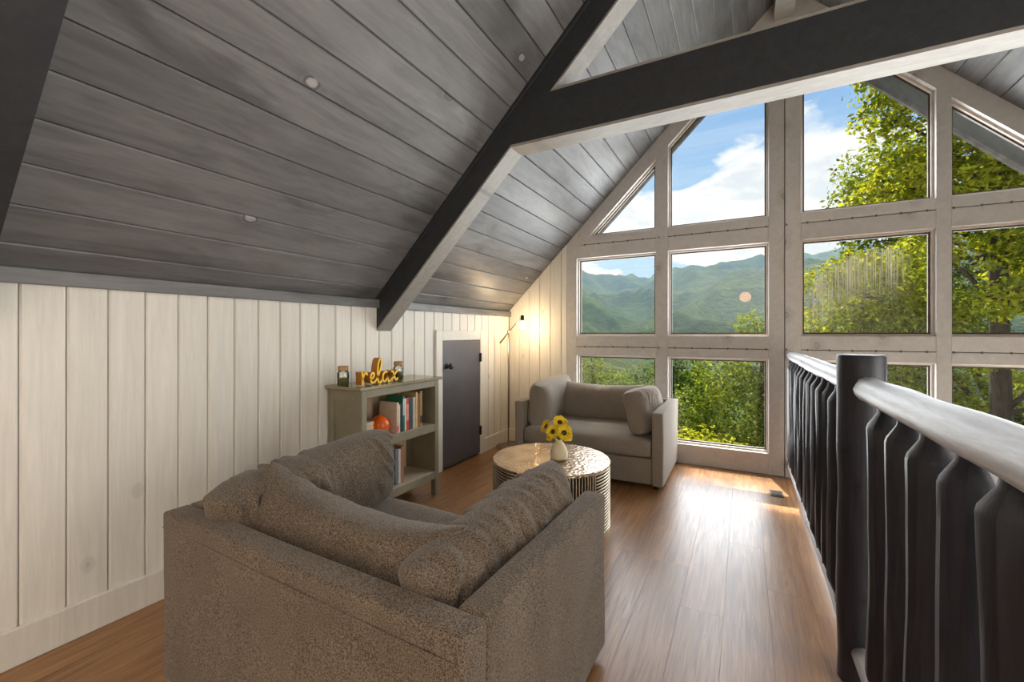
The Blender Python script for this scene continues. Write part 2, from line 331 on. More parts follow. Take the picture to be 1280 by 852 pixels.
# ------------------------------------------------------------------ mesh helpers
class MB:
    def __init__(s): s.v = []; s.f = []
    def add(s, vs_, fs):
        o = len(s.v); s.v += [tuple(p) for p in vs_]; s.f += [tuple(i + o for i in f) for f in fs]; return s
    def box(s, x0, x1, y0, y1, z0, z1):
        return s.add([(x0,y0,z0),(x1,y0,z0),(x1,y1,z0),(x0,y1,z0),(x0,y0,z1),(x1,y0,z1),(x1,y1,z1),(x0,y1,z1)],
                     [(0,3,2,1),(4,5,6,7),(0,1,5,4),(1,2,6,5),(2,3,7,6),(3,0,4,7)])
    def rbox(s, x0, x1, y0, y1, z0, z1, r=0.01, seg=2):
        bm = bmesh.new(); bmesh.ops.create_cube(bm, size=1)
        for q in bm.verts: q.co = Vector(((x0+x1)/2 + q.co.x*(x1-x0), (y0+y1)/2 + q.co.y*(y1-y0), (z0+z1)/2 + q.co.z*(z1-z0)))
        bmesh.ops.bevel(bm, geom=list(bm.edges), offset=r, segments=seg, profile=0.5, affect='EDGES')
        return s.bm(bm)
    def bm(s, bm):
        bm.verts.index_update(); s.add([q.co[:] for q in bm.verts], [[q.index for q in f.verts] for f in bm.faces]); bm.free(); return s
    def prism(s, poly, y0, y1):
        """convex polygon in (x,z), extruded along y"""
        k = len(poly)
        vs_ = [(x, y0, z) for x, z in poly] + [(x, y1, z) for x, z in poly]
        fs = [tuple(range(k)), tuple(range(2*k-1, k-1, -1))] + [(i, i+k, (i+1) % k + k, (i+1) % k) for i in range(k)]
        return s.add(vs_, fs)
    def ring(s, outer, inner, y0, y1):
        k = len(outer)
        for i in range(k):
            j = (i+1) % k
            s.prism([outer[i], outer[j], inner[j], inner[i]], y0, y1)
        return s
    def tube(s, pts, rad, seg=10, cap=True, fn=None):
        pts = [Vector(p) for p in pts]; k = len(pts)
        if not hasattr(rad, '__len__'): rad = [rad] * k
        vs_ = []; fs = []
        t0 = (pts[1] - pts[0]).normalized(); up = Vector((0, 0, 1)) if abs(t0.z) < 0.9 else Vector((1, 0, 0))
        a = t0.cross(up).normalized()
        for i, p in enumerate(pts):
            t = (pts[min(i+1, k-1)] - pts[max(i-1, 0)]).normalized()
            a = (a - t * a.dot(t)).normalized(); b = t.cross(a)
            for j in range(seg):
                th = 2 * math.pi * j / seg; r = rad[i] * (fn(i, th) if fn else 1)
                vs_.append(p + (a * math.cos(th) + b * math.sin(th)) * r)
        for i in range(k-1):
            for j in range(seg):
                q = (j+1) % seg
                fs.append((i*seg+j, i*seg+q, (i+1)*seg+q, (i+1)*seg+j))
        if cap: fs += [tuple(range(seg-1, -1, -1)), tuple(range((k-1)*seg, k*seg))]
        return s.add(vs_, fs)
    def lathe(s, prof, c=(0, 0, 0), seg=32):
        vs_ = []; fs = []; k = len(prof)
        for r, z_ in prof:
            for j in range(seg):
                th = 2*math.pi*j/seg; vs_.append((c[0] + r*math.cos(th), c[1] + r*math.sin(th), c[2] + z_))
        for i in range(k-1):
            for j in range(seg):
                q = (j+1) % seg; fs.append((i*seg+j, i*seg+q, (i+1)*seg+q, (i+1)*seg+j))
        fs += [tuple(range(seg-1, -1, -1)), tuple(range((k-1)*seg, k*seg))]
        return s.add(vs_, fs)
    def mesh(s, name, smooth=False):
        me = bpy.data.meshes.new(name); me.from_pydata(s.v, [], s.f); me.update()
        bm = bmesh.new(); bm.from_mesh(me); bmesh.ops.recalc_face_normals(bm, faces=bm.faces); bm.to_mesh(me); bm.free()
        if smooth: me.shade_smooth() if smooth is True else me.shade_smooth()
        return me
    def build(s, name, m, parent=None, smooth=False, loc=None, rot=None, auto=None):
        me = s.mesh(name, smooth); me.materials.append(m if not isinstance(m, str) else M[m])
        if auto is not None: me.set_sharp_from_angle(angle=R(auto))
        o = bpy.data.objects.new(name, me); COL.objects.link(o)
        if parent: o.parent = parent
        if loc: o.location = loc
        if rot: o.rotation_euler = rot
        return o
def tag(o, label=None, cat=None, group=None, kind=None):
    if label: o['label'] = label
    if cat: o['category'] = cat
    if group: o['group'] = group
    if kind: o['kind'] = kind
    return o
def empty(name, loc=(0, 0, 0), rz=0.0):
    o = bpy.data.objects.new(name, None); COL.objects.link(o); o.location = loc; o.rotation_euler = (0, 0, rz); o.empty_display_size = 0.1
    return o
def struct(o, label, cat): return tag(o, label, cat, kind='structure')
def plank(mb, o, a, wd, nr, L0, W, t=0.014, c=0.005, L1=None, s0=0.0, s1=0.0):
    """board: origin o, along a, across wd, face normal nr; far end may be cut on a slant (L0 at across=0, L1 at across=W)"""
    o, a, wd, nr = (Vector(q) for q in (o, a, wd, nr)); L1 = L0 if L1 is None else L1
    prof = [(0, -t), (0, -c), (c, 0), (W-c, 0), (W, -c), (W, -t)]
    vs_ = [o + wd*p + nr*q + a*(s0 + (s1-s0)*p/W) for p, q in prof] + [o + wd*p + nr*q + a*(L0 + (L1-L0)*p/W) for p, q in prof]
    return mb.add(vs_, [(0,1,2,3,4,5), (11,10,9,8,7,6)] + [(i, i+6, (i+1) % 6 + 6, (i+1) % 6) for i in range(6)])

# ------------------------------------------------------------------ room shell
XL, YB, YR = -2.42, 4.43, -2.2            # left wall, window wall, rear wall
CL, CR = 3.92, 4.59                       # ceilings: z = x + CL and z = CR - x
XA = (CR - CL) / 2; ZA = XA + CL          # ridge
XR = CR - 1.48                            # right wall of the open room
ZLOW = -2.6
FX = 0.44                                 # loft floor edge

fl = struct(MB().box(XL-0.1, FX, YR-0.1, YB+0.1, -0.26, -0.013).build('floor', 'groove'), 'wood plank loft floor running to the windows', 'floor')
PW = 0.18; i = 0; x = XL
while x < FX - 0.01:
    x1 = min(x + PW, FX); y = YR - 0.1 - random.random() * 1.1
    while y < YB:
        y0, y1 = max(y, YR), min(y + 1.22, YB + 0.02)
        if y1 > y0 + 0.02:
            mb = MB(); plank(mb, (x+0.0002, y0+0.0002, 0), (0,1,0), (1,0,0), (0,0,1), y1-y0-0.0004, x1-x-0.0004, 0.013, 0.0003)
            mb.build('plank', 'floor', fl)
        y += 1.22
    x = x1
struct(MB().box(FX, XR+0.1, YR-0.1, YB+0.3, ZLOW-0.1, ZLOW).build('floor', M['shelf_top']), 'lower floor of the open room below the loft', 'floor')

# left knee wall
wl = struct(MB().box(XL-0.14, XL-0.014, YR, YB+0.1, -0.02, 1.52).build('wall_left', 'groove'), 'whitewashed vertical plank knee wall under the sloping ceiling', 'wall')
DY0, DY1, DZ1 = 3.14, 3.77, 1.18          # door opening
y = 0.558 - 21*0.131
while y < YB - 0.01:
    y1 = min(y + 0.131, YB)
    z0 = 0.0
    if y1 > DY0 + 0.0 and y < DY1: z0 = DZ1 + 0.04
    if y1 > YR:
        mb = MB(); plank(mb, (XL, max(y, YR)+0.0015, z0), (0,0,1), (0,1,0), (1,0,0), 1.49-z0, y1-max(y, YR)-0.003, 0.014, 0.006)
        mb.build('plank', 'wall', wl)
    y = y1
for k, (a, b) in enumerate(((YR, DY0-0.10), (DY1+0.09, YB))):
    bb = struct(MB().rbox(XL, XL+0.018, a, b, 0.0, 0.142, 0.004).build('baseboard_left', 'wall'), ('long' if k == 0 else 'short') + ' pale baseboard along the plank knee wall ' + ('left of' if k == 0 else 'right of') + ' the small door', 'baseboard')
struct(MB().rbox(XL, XL+0.03, YR, YB, 1.437, 1.497, 0.004).build('trim_1', 'ceil'), 'grey trim strip where knee wall meets ceiling', 'trim')

# ceilings: rows of boards in three bays between the beams
def ceiling(name, sgn, c, label):
    # sgn +1: left slope, normal pointing down into the room
    s2 = 1 / math.sqrt(2)
    if sgn > 0: o0 = Vector((XL-0.02, 0, XL-0.02 + c)); wd = Vector((s2, 0, s2)); nr = Vector((s2, 0, -s2)); total = (XA - XL + 0.02) / s2
    else: o0 = Vector((XR+0.02, 0, c-XR-0.02)); wd = Vector((-s2, 0, s2)); nr = Vector((-s2, 0, -s2)); total = (XR + 0.02 - XA) / s2
    mb = MB(); q = o0 - nr*0.016
    a = q + Vector((0, YR, 0)); b = q + Vector((0, YB + 0.1, 0))
    mb.add([a, b, b + wd*(total+0.1), a + wd*(total+0.1)] + [p - nr*0.1 for p in (a, b, b + wd*(total+0.1), a + wd*(total+0.1))], [(0,1,2,3),(4,7,6,5),(0,4,5,1),(1,5,6,2),(2,6,7,3),(3,7,4,0)])
    root = struct(mb.build(name, 'groove'), label, 'ceiling')
    t = 0.135 if sgn > 0 else 0.1; prev = 0.0
    while prev < total:
        end = min(t, total)
        for y0, y1 in ((YR, 0.375), (0.375, 2.435), (2.435, YB + 0.02)):
            m = MB(); plank(m, o0 + wd*(prev+0.0015) + Vector((0, y0, 0)), (0,1,0), wd, nr, y1-y0, end-prev-0.003, 0.014, 0.005)
            m.build('plank', 'ceil', root)
        prev = end; t += 0.168
ceiling('ceiling', 1, CL, 'grey stained plank ceiling sloping up from the knee wall')
ceiling('ceiling', -1, CR, 'grey stained plank ceiling sloping down over the open room')

# roof beams: rafter pair + collar tie, charcoal with paler undersides
def beam_frame(y0, y1, name_label, under='soffit'):
    root = empty('roof_beam', (0, 0, 0)); tag(root, name_label, 'beam', kind='structure')
    D = 0.235                                             # vertical depth of rafters
    def poly(pts, nm, m, ya=y0, yb=y1): return MB().prism(pts, ya, yb).build(nm, m, root)
    e = 0.016
    poly([(XL, XL+CL), (XA, ZA), (XA, ZA-D+e), (XL, XL+CL-D+e)], 'rafter', 'beam')
    poly([(XL, XL+CL-D+e), (XA, ZA-D+e), (XA, ZA-D), (XL, XL+CL-D)], 'rafter_underside', under, y0+0.002, y1-0.002)
    poly([(XR, CR-XR), (XR, CR-XR-D+e), (XA, ZA-D+e), (XA, ZA)], 'rafter', 'beam')
    poly([(XR, CR-XR-D+e), (XR, CR-XR-D), (XA, ZA-D), (XA, ZA-D+e)], 'rafter_underside', under, y0+0.002, y1-0.002)
    z0, z1 = 2.405, 2.700
    xl = lambda z: z-CL+D-0.06; xr = lambda z: CR-D-z+0.06
    poly([(xl(z0+e), z0+e), (xr(z0+e), z0+e), (xr(z1-e), z1-e), (xl(z1-e), z1-e)], 'collar_tie', 'beam', y0+0.001, y1-0.001)
    poly([(xl(z0)+0.055, z0), (xr(z0)-0.055, z0), (xr(z0+e)-0.055, z0+e), (xl(z0+e)+0.055, z0+e)], 'collar_tie_underside', under, y0+0.003, y1-0.003)
    poly([(xl(z1-e)+0.05, z1-e), (xr(z1-e)-0.05, z1-e), (xr(z1)-0.05, z1), (xl(z1)+0.05, z1)], 'collar_tie_top', under, y0+0.003, y1-0.003)
    for ya, yb in ((y0-0.018, y0), (y1, y1+0.018)):       # cover strips against the boards
        poly([(XL, XL+CL), (XA, ZA), (XA, ZA-0.028), (XL, XL+CL-0.028)], 'cover_strip', 'beam', ya, yb)
        poly([(XR, CR-XR), (XR, CR-XR-0.028), (XA, ZA-0.028), (XA, ZA)], 'cover_strip', 'beam', ya, yb)
beam_frame(2.365, 2.515, 'charcoal rafter pair with level collar tie crossing in front of the window wall')
beam_frame(0.30, 0.45, 'dark rafter pair overhead at the near end of the loft', 'beam')
struct(MB().box(0.228, 0.376, YR, YB, 3.985, ZA).build('roof_beam', 'soffit'), 'grey ridge beam along the peak of the ceiling', 'beam')

# window wall
HA, HB, HC, HD = (-1.59, -0.766), (-0.655, 0.19), (0.43, 1.29), (1.375, 2.21)
ROW3, ROW2, R1Z = (0.185, 1.015), (1.225, 2.05), 2.28
GL, GR = 3.735, 4.405                     # slanted tops of the gable lights: z = x + GL, z = GR - x
BT = 0.10                                 # frame depth
wb = empty('wall_back'); struct(wb, 'gable wall of pale boards framing the big windows', 'wall')
def pc(x0, x1, z0, z1, m='trim', nm='casing_board', y0=YB, y1=YB+BT): return MB().rbox(x0, x1, y0, y1, z0, z1, 0.003, 1).build(nm, m, wb)
def pp(poly, m='trim', nm='casing_board', y0=YB, y1=YB+BT): return MB().prism(poly, y0, y1).build(nm, m, wb)
# plank part left of the windows, boards cut to the slope
MB().prism([(XL-0.1, -0.05), (-1.69, -0.05), (-1.69, -1.69+CL), (XL-0.1, XL-0.1+CL)], YB+0.016, YB+BT).build('backing', 'groove', wb)
x = XL
while x < -1.70:
    x1 = min(x + 0.131, -1.70)
    mb = MB(); plank(mb, (x+0.0015, YB, 0), (0,0,1), (1,0,0), (0,-1,0), x+CL+0.01, x1-x-0.003, 0.014, 0.006, x1+CL+0.01); mb.build('plank', 'wall', wb); x = x1
struct(MB().rbox(XL+0.018, -1.70, YB-0.018, YB, 0, 0.142, 0.004).build('baseboard_back', 'wall'), 'pale baseboard in the corner behind the floor lamp', 'baseboard')
g = 0.003
ztop = lambda x: (x + CL) if x < XA else (CR - x)
# outer left upright, uprights between the columns, centre pair
pp([(-1.70, 0), (HA[0], 0), (HA[0], HA[0]+CL), (-1.70, -1.70+CL)])
pp([(HA[1], 0.0), (HB[0], 0.0), (HB[0], HB[0]+GL), (HA[1], HA[1]+GL)])
pc(HB[1], 0.31-g, 0, 3.9); pc(0.31+g, HC[0], ZLOW, 3.9)
pp([(HC[1], ZLOW), (HD[0], ZLOW), (HD[0], GR-HD[0]), (HC[1], GR-HC[1])])
pp([(HD[1], ZLOW), (2.36, ZLOW), (2.36, CR-2.36), (HD[1], CR-HD[1])])
# slanted head boards
pp([(-1.70, -1.70+CL), (-1.70, -1.70+GL), (0.19, 0.19+GL), (0.19, 0.19+CL)], y0=YB+0.001)
pp([(0.43, GR-0.43), (2.36, GR-2.36), (2.36, CR-2.36), (0.43, CR-0.43)], y0=YB+0.001)
pp([(0.19, 3.9), (0.43, 3.9), (0.43, CR-0.43), (XA, ZA), (0.19, 0.19+CL)], y0=YB+0.001)
# cross boards, in pairs with a shadow joint between them
for (xa, xb) in ((HA[0], HA[1]), (HB[0], HB[1]), (HC[0], HC[1]), (HD[0], HD[1])):
    pc(xa, xb, 2.19+g, R1Z, y0=YB+0.0005); pc(xa, xb, ROW2[1], 2.19-g, y0=YB+0.0005)
    pc(xa, xb, 1.105+g, ROW2[0], y0=YB+0.0005); pc(xa, xb, ROW3[1], 1.105-g, y0=YB+0.0005)
for (xa, xb) in (HA, HB): pc(xa, xb, 0.0, ROW3[0], y0=YB+0.0005)
for (xa, xb) in (HC, HD): pc(xa, xb, -0.05, ROW3[0], y0=YB+0.0005); pc(xa, xb, ZLOW, -1.9, y0=YB+0.0005); pc(xa, xb, -0.42, -0.05, y0=YB+0.0005)
pp([(2.36, ZLOW), (XR+0.1, ZLOW), (XR+0.1, CR-XR-0.1), (2.36, CR-2.36)], 'plaster', 'wall_panel', YB+0.003)
for za, zb in ((2.17, 2.21), (1.085, 1.125)): MB().box(-1.6, 2.3, YB+0.035, YB+0.06, za, zb).build('joint_backing', 'groove', wb)
MB().box(0.295, 0.325, YB+0.035, YB+0.06, ZLOW, 3.9).build('joint_backing', 'groove', wb)
# nail heads in the shadow joints
for zj in (2.19, 1.105):
    mb = MB(); x = -1.5
    while x < 2.3:
        mb.box(x-0.006, x+0.006, YB-0.0015, YB+0.01, zj-0.009, zj+0.009); x += 0.152
    tag(mb.build('nail_heads', 'groove', wb), kind='stuff')

# windows: one per light, each with sash, gasket and pane
def inset(poly, d):
    out = []; k = len(poly)
    for i in range(k):
        p0, p1, p2 = Vector(poly[i-1]), Vector(poly[i]), Vector(poly[(i+1) % k])
        a = (p1-p0).normalized(); b = (p2-p1).normalized()
        na = Vector((-a.y, a.x)); nb = Vector((-b.y, b.x))
        m_ = (na+nb); out.append(tuple(p1 + m_ * (d / (1 + na.dot(nb)))))
    return out
wn = [0]
def window(poly, label, m='glass'):
    wn[0] += 1
    i1 = inset(poly, 0.016); i2 = inset(poly, 0.028)
    wo = struct(MB().ring(poly, i1, YB+0.045, YB+0.095).build('window_%d' % wn[0], 'sash'), label, 'window')
    MB().ring(i1, i2, YB+0.07, YB+0.09).build('gasket', 'gasket', wo)
    pn = MB().prism(inset(poly, 0.02), YB+0.078, YB+0.082)
    pn.f = pn.f[:1]; pn.v = pn.v[:len(poly)]
    pn.build('pane', m, wo)
rect = lambda xs, zs: [(xs[0], zs[0]), (xs[1], zs[0]), (xs[1], zs[1]), (xs[0], zs[1])]
cols = (('first', HA), ('second', HB), ('third', HC), ('fourth', HD))
for nm, xs in cols:
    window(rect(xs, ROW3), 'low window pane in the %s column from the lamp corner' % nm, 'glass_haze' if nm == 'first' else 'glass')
    window(rect(xs, ROW2), 'middle-row window pane in the %s column from the lamp corner' % nm + (', streaked with dried drips' if nm == 'third' else ''), 'glass_streak' if nm == 'third' else 'glass')
window([(R1Z-GL, R1Z), (HA[1], R1Z), (HA[1], HA[1]+GL)], 'small triangular gable window at the low end of the slope, lamp side')
window([(HB[0], R1Z), (HB[1], R1Z), (HB[1], HB[1]+GL), (HB[0], HB[0]+GL)], 'tall slant-topped gable window full of cloud beside the centre mullion')
window([(HC[0], R1Z), (HC[1], R1Z), (HC[1], GR-HC[1]), (HC[0], GR-HC[0])], 'tall slant-topped gable window with leafy branches beside the centre mullion')
window([(HD[0], R1Z), (GR-R1Z, R1Z), (HD[0], GR-HD[0])], 'triangular gable window filled with tree leaves under the right slope')
for nm, xs in cols[2:]:
    window(rect(xs, (-1.9, -0.42)), 'window of the lower room in the %s column, below the loft floor' % nm)

# other walls that close the room
struct(MB().box(XR, XR+0.1, YR-0.1, YB+0.1, ZLOW, 1.6).build('wall_right', 'plaster'), 'pale wall of the open room', 'wall')
struct(MB().prism([(XL-0.1, ZLOW), (XR+0.1, ZLOW), (XR+0.1, CR-XR-0.1), (XA, ZA+0.1), (XL-0.1, XL+CL-0.1)], YR-0.1, YR).build('wall_rear', 'wall'), 'pale rear gable wall', 'wall')
struct(MB().box(FX-0.02, FX, YR, YB, ZLOW, -0.013).build('wall_front', 'plaster'), 'wall under the loft edge', 'wall')
struct(MB().box(FX-0.03, FX+0.012, YR, YB-0.001, -0.22, 0.001).build('trim_2', 'trim'), 'pale edge board of the loft floor under the railing', 'trim')

# roof overhang outside
rf = struct(MB().prism([(XL-0.6, XL-0.6+CL+0.03), (XA, ZA+0.03), (XA, ZA+0.3), (XL-0.6, XL-0.6+CL+0.3)], YB+BT, 5.0).build('roof', 'outside'), 'dark roof overhang outside the gable windows', 'roof')
MB().prism([(XA, ZA-0.02), (XR+0.6, CR-0.04-XR-0.6), (XR+0.6, CR+0.3-XR-0.6), (XA, ZA+0.3)], YB+BT, 5.0).build('soffit', 'outside', rf)
MB().prism([(XA, ZA-0.06), (XR+0.6, CR-0.08-XR-0.6), (XR+0.6, CR+0.3-XR-0.6), (XA, ZA+0.3)], 5.0, 5.04).build('fascia', 'fascia', rf)
MB().prism([(XL-0.6, XL-0.6+CL+0.0), (XA, ZA), (XA, ZA+0.3), (XL-0.6, XL-0.6+CL+0.3)], 5.0, 5.04).build('fascia', 'fascia', rf)

# ------------------------------------------------------------------ small door in the knee wall
dr = struct(MB().rbox(XL+0.0, XL+0.022, DY0+0.004, DY1-0.004, 0.02, DZ1-0.004, 0.003).build('door_1', 'door'), 'small slate grey access door in the knee wall', 'door')
MB().rbox(XL-0.013, XL+0.024, DY0-0.09, DY0, 0, DZ1+0.095, 0.003).build('casing', 'wall', dr)
MB().rbox(XL-0.013, XL+0.024, DY1, DY1+0.09, 0, DZ1+0.095, 0.003).build('casing', 'wall', dr)
MB().rbox(XL-0.013, XL+0.0235, DY0, DY1, DZ1, DZ1+0.0945, 0.003).build('casing', 'wall', dr)
kb = MB().lathe([(0.026, 0), (0.026, 0.006), (0.011, 0.010), (0.010, 0.028), (0.022, 0.036), (0.028, 0.048), (0.025, 0.060), (0.012, 0.066)], seg=20).build('knob', 'black', dr, True, (XL+0.021, DY0+0.06, 0.945), (0, R(90), 0))
for zz in (0.25, 1.0): MB().rbox(XL+0.018, XL+0.036, DY1-0.014, DY1+0.012, zz-0.045, zz+0.045, 0.003).build('hinge', 'black', dr)

# ------------------------------------------------------------------ log railing
RX = 0.362
rl = empty('log_railing', (RX, 1.97, 0)); tag(rl, 'charcoal log railing with pale grey hand rail along the loft edge', 'railing')
def log(pts, rad, seed, seg=14, step=0.06, wob=0.004, facet=0.06):
    pts = [Vector(p) for p in pts]; out = []; rr = []
    for i in range(len(pts)-1):
        L = (pts[i+1]-pts[i]).length; k = max(1, int(L/step))
        for j in range(k + (i == len(pts)-2)):
            t = j/k; p = pts[i].lerp(pts[i+1], t)
            nv = noise.noise_vector(p*2.3 + Vector((seed*3.7, seed, 0)))
            r0 = rad[i] + (rad[i+1]-rad[i])*t
            out.append(p + nv*wob); rr.append(r0 * (1 + 0.07*noise.noise(p*5 + Vector((0, seed*9, 0)))))
    fn = lambda i, th: 1 + facet*noise.noise(Vector((math.cos(th)*1.6, math.sin(th)*1.6, i*0.23 + seed*5.1)))
    return MB().tube(out, rr, seg, True, fn)
def at0(o): o.location = (-RX, -1.97, 0); return o
at0(log([(0.372, 1.97, -0.25), (0.372, 1.97, 1.165), (0.372, 1.97, 1.172)], [0.072, 0.071, 0.067], 3, 24, 0.08, 0.001, 0.02).build('post', 'log', rl, True, auto=40))
at0(log([(0.352, YB-0.005, 1.056), (0.358, 3.2, 1.06), (0.372, 2.03, 1.062)], [0.033, 0.042, 0.042], 5, facet=0.10).build('top_rail', 'rail', rl, True))
at0(log([(0.374, 1.91, 1.05), (0.374, 1.86, 1.056), (0.376, 1.0, 1.06), (0.378, -0.2, 1.06), (0.376, -2.15, 1.06)], [0.028, 0.044, 0.046, 0.047, 0.047], 8, facet=0.10).build('top_rail', 'rail', rl, True))
at0(log([(0.36, YB-0.005, 0.105), (0.362, 3.2, 0.12), (0.366, 2.03, 0.12)], [0.033, 0.038, 0.036], 11).build('bottom_rail', 'rail', rl, True))
at0(log([(0.368, 1.91, 0.12), (0.37, 0, 0.12), (0.37, -2.15, 0.12)], [0.034, 0.038, 0.038], 13).build('bottom_rail', 'rail', rl, True))
bal = [2.21 + 0.172*k for k in range(13)] + [1.635, 1.45, 1.29, 1.11, 0.945, 0.775, 0.60, 0.43, 0.26, 0.09, -0.08, -0.25, -0.42]
for k, y in enumerate(bal):
    xx = (0.352 if y > 2 else 0.37); r0 = 0.048 + 0.005*noise.noise(Vector((k*1.3, 0, 0)))
    if k == 12: r0 = 0.03
    at0(log([(xx, y, 0.10), (xx, y, 0.165), (xx, y, 0.225), (xx, y, 0.24), (xx+0.003, y, 0.6), (xx, y, 0.965), (xx, y, 0.978), (xx, y, 1.012), (xx, y, 1.045)], [0.02, 0.022, r0*0.95, r0, r0*1.03, r0, r0*0.93, 0.024, 0.019], 20+k, 14, 0.07, 0.004, 0.10).build('baluster', 'log', rl, True, auto=24))

# ------------------------------------------------------------------ loveseats
def pillow(L, H, T, seed, wr=0.012, nu=96, nv=56, sag=0.02, ear=0.02, bend=0.0, fat=0.0, flop=0.0):
    """knife-edge cushion: x = length, z = height (0 at the bottom), y = thickness"""
    vs_ = []; fs = []; idx = {}
    P3 = Vector((seed*3.1, seed*1.7, seed*0.9))
    for side in (1, -1):
        for i in range(nu+1):
            for j in range(nv+1):
                edge = i in (0, nu) or j in (0, nv)
                if edge and side == -1: idx[(side, i, j)] = idx[(1, i, j)]; continue
                u = math.sin(math.pi/2 * (2*i/nu - 1)) * 0.7 + 0.3*(2*i/nu - 1); v_ = math.sin(math.pi/2 * (2*j/nv - 1)) * 0.7 + 0.3*(2*j/nv - 1)
                eu = max(0, 1-abs(u)**9) ** 0.5; ev = max(0, 1-abs(v_)**5) ** 0.5
                t = T/2 * eu * ev * (1 + fat*(-v_))
                cu = abs(u)**5 * abs(v_)**5                       # corners pulled out into ears
                x = u * L/2 * (1 - 0.03*(1-abs(v_)**2)*abs(u)**3) + math.copysign(ear - 0.05, u)*cu*0.6
                z_ = v_ * H/2 * (1 - 0.05*(1-u*u)*abs(v_)**3) + ((ear - 0.05)*cu if v_ > 0 else 0.03*cu)
                z_ -= sag * max(0, v_) * (1-u*u)
                # pull wrinkles: run down from the top seam, fanned out from the corners
                fan = x + 0.45*u*(z_ + H/2) * (1 if side > 0 else 1.2)
                q = Vector((fan*14 + z_*5.0, (z_)*4.5 - fan*2.0, side*4.0)) + P3
                wv = noise.noise(q + 0.6*noise.noise_vector(Vector((x*4, z_*4, side)) + P3))
                rid = (1-abs(wv)*2.2); rid = max(-0.6, rid)
                topw = 0.12 + 0.88*max(0, min(1, (v_+0.5)/1.2))*(1 - 0.6*abs(u)**6)
                lum = noise.noise(Vector((x*4.5, z_*5, side*2)) + P3*2)
                am = max(0.0, min(1.3, 0.45 + 1.7*noise.noise(Vector((x*3.2, z_*3.0, side*3 + 8)) + P3)))
                cr = noise.noise(Vector((fan*30 + z_*14, z_*7 - fan*4, side*5 + 3)) + P3); cr = max(0.0, 1 - abs(cr)*4.0)
                d = (wr*0.95*rid*topw*am + wr*0.28*cr*topw*min(1.0, am + 0.3) + 0.018*lum) * min(1, 2*eu*ev)
                y = side*(t + d*(1 if t > 0.002 else 0))
                y += bend * (u*u) + flop * max(0, v_)**2 * abs(u)**3
                if edge: z_ += 0.004*noise.noise(Vector((x*18, z_*18, seed)))
                idx[(side, i, j)] = len(vs_); vs_.append((x, y, z_ + H/2))
    for side in (1, -1):
        for i in range(nu):
            for j in range(nv):
                f = (idx[(side, i, j)], idx[(side, i+1, j)], idx[(side, i+1, j+1)], idx[(side, i, j+1)])
                fs.append(f if side < 0 else f[::-1])
    return MB().add(vs_, fs)
def soft_slab(x0, x1, y0, y1, z0, z1, r, crown, seed, seg=3, div=14):
    bm = bmesh.new(); bmesh.ops.create_cube(bm, size=1)
    bmesh.ops.subdivide_edges(bm, edges=list(bm.edges), cuts=div, use_grid_fill=True)
    for q in bm.verts:
        c0 = Vector((q.co.x*(x1-x0), q.co.y*(y1-y0), q.co.z*(z1-z0))); h_ = Vector(((x1-x0)/2, (y1-y0)/2, (z1-z0)/2))
        inn = Vector([max(-h_[i]+r, min(h_[i]-r, c0[i])) for i in range(3)]); d = c0-inn
        if d.length > 1e-6:
            # push the grid so the rounded edge gets its own loops
            c0 = inn + d.normalized()*r if sum(abs(d[i]) > 1e-6 for i in range(3)) > 1 else c0
        bx = 1-min(1, abs(c0.x/h_.x))**4; by = 1-min(1, abs(c0.y/h_.y))**4; bz = 1-min(1, abs(c0.z/h_.z))**2
        c0.z += crown*bx*by*(1 if q.co.z > 0 else 0)
        s_ = 1 if c0.y > 0 else -1
        if abs(c0.y) > h_.y-r*0.6: c0.y += s_*crown*0.5*bx*bz
        c0 += noise.noise_vector(c0*5 + Vector((seed, 0, 0)))*0.003
        q.co = c0 + Vector(((x0+x1)/2, (y0+y1)/2, (z0+z1)/2))
    return MB().bm(bm)
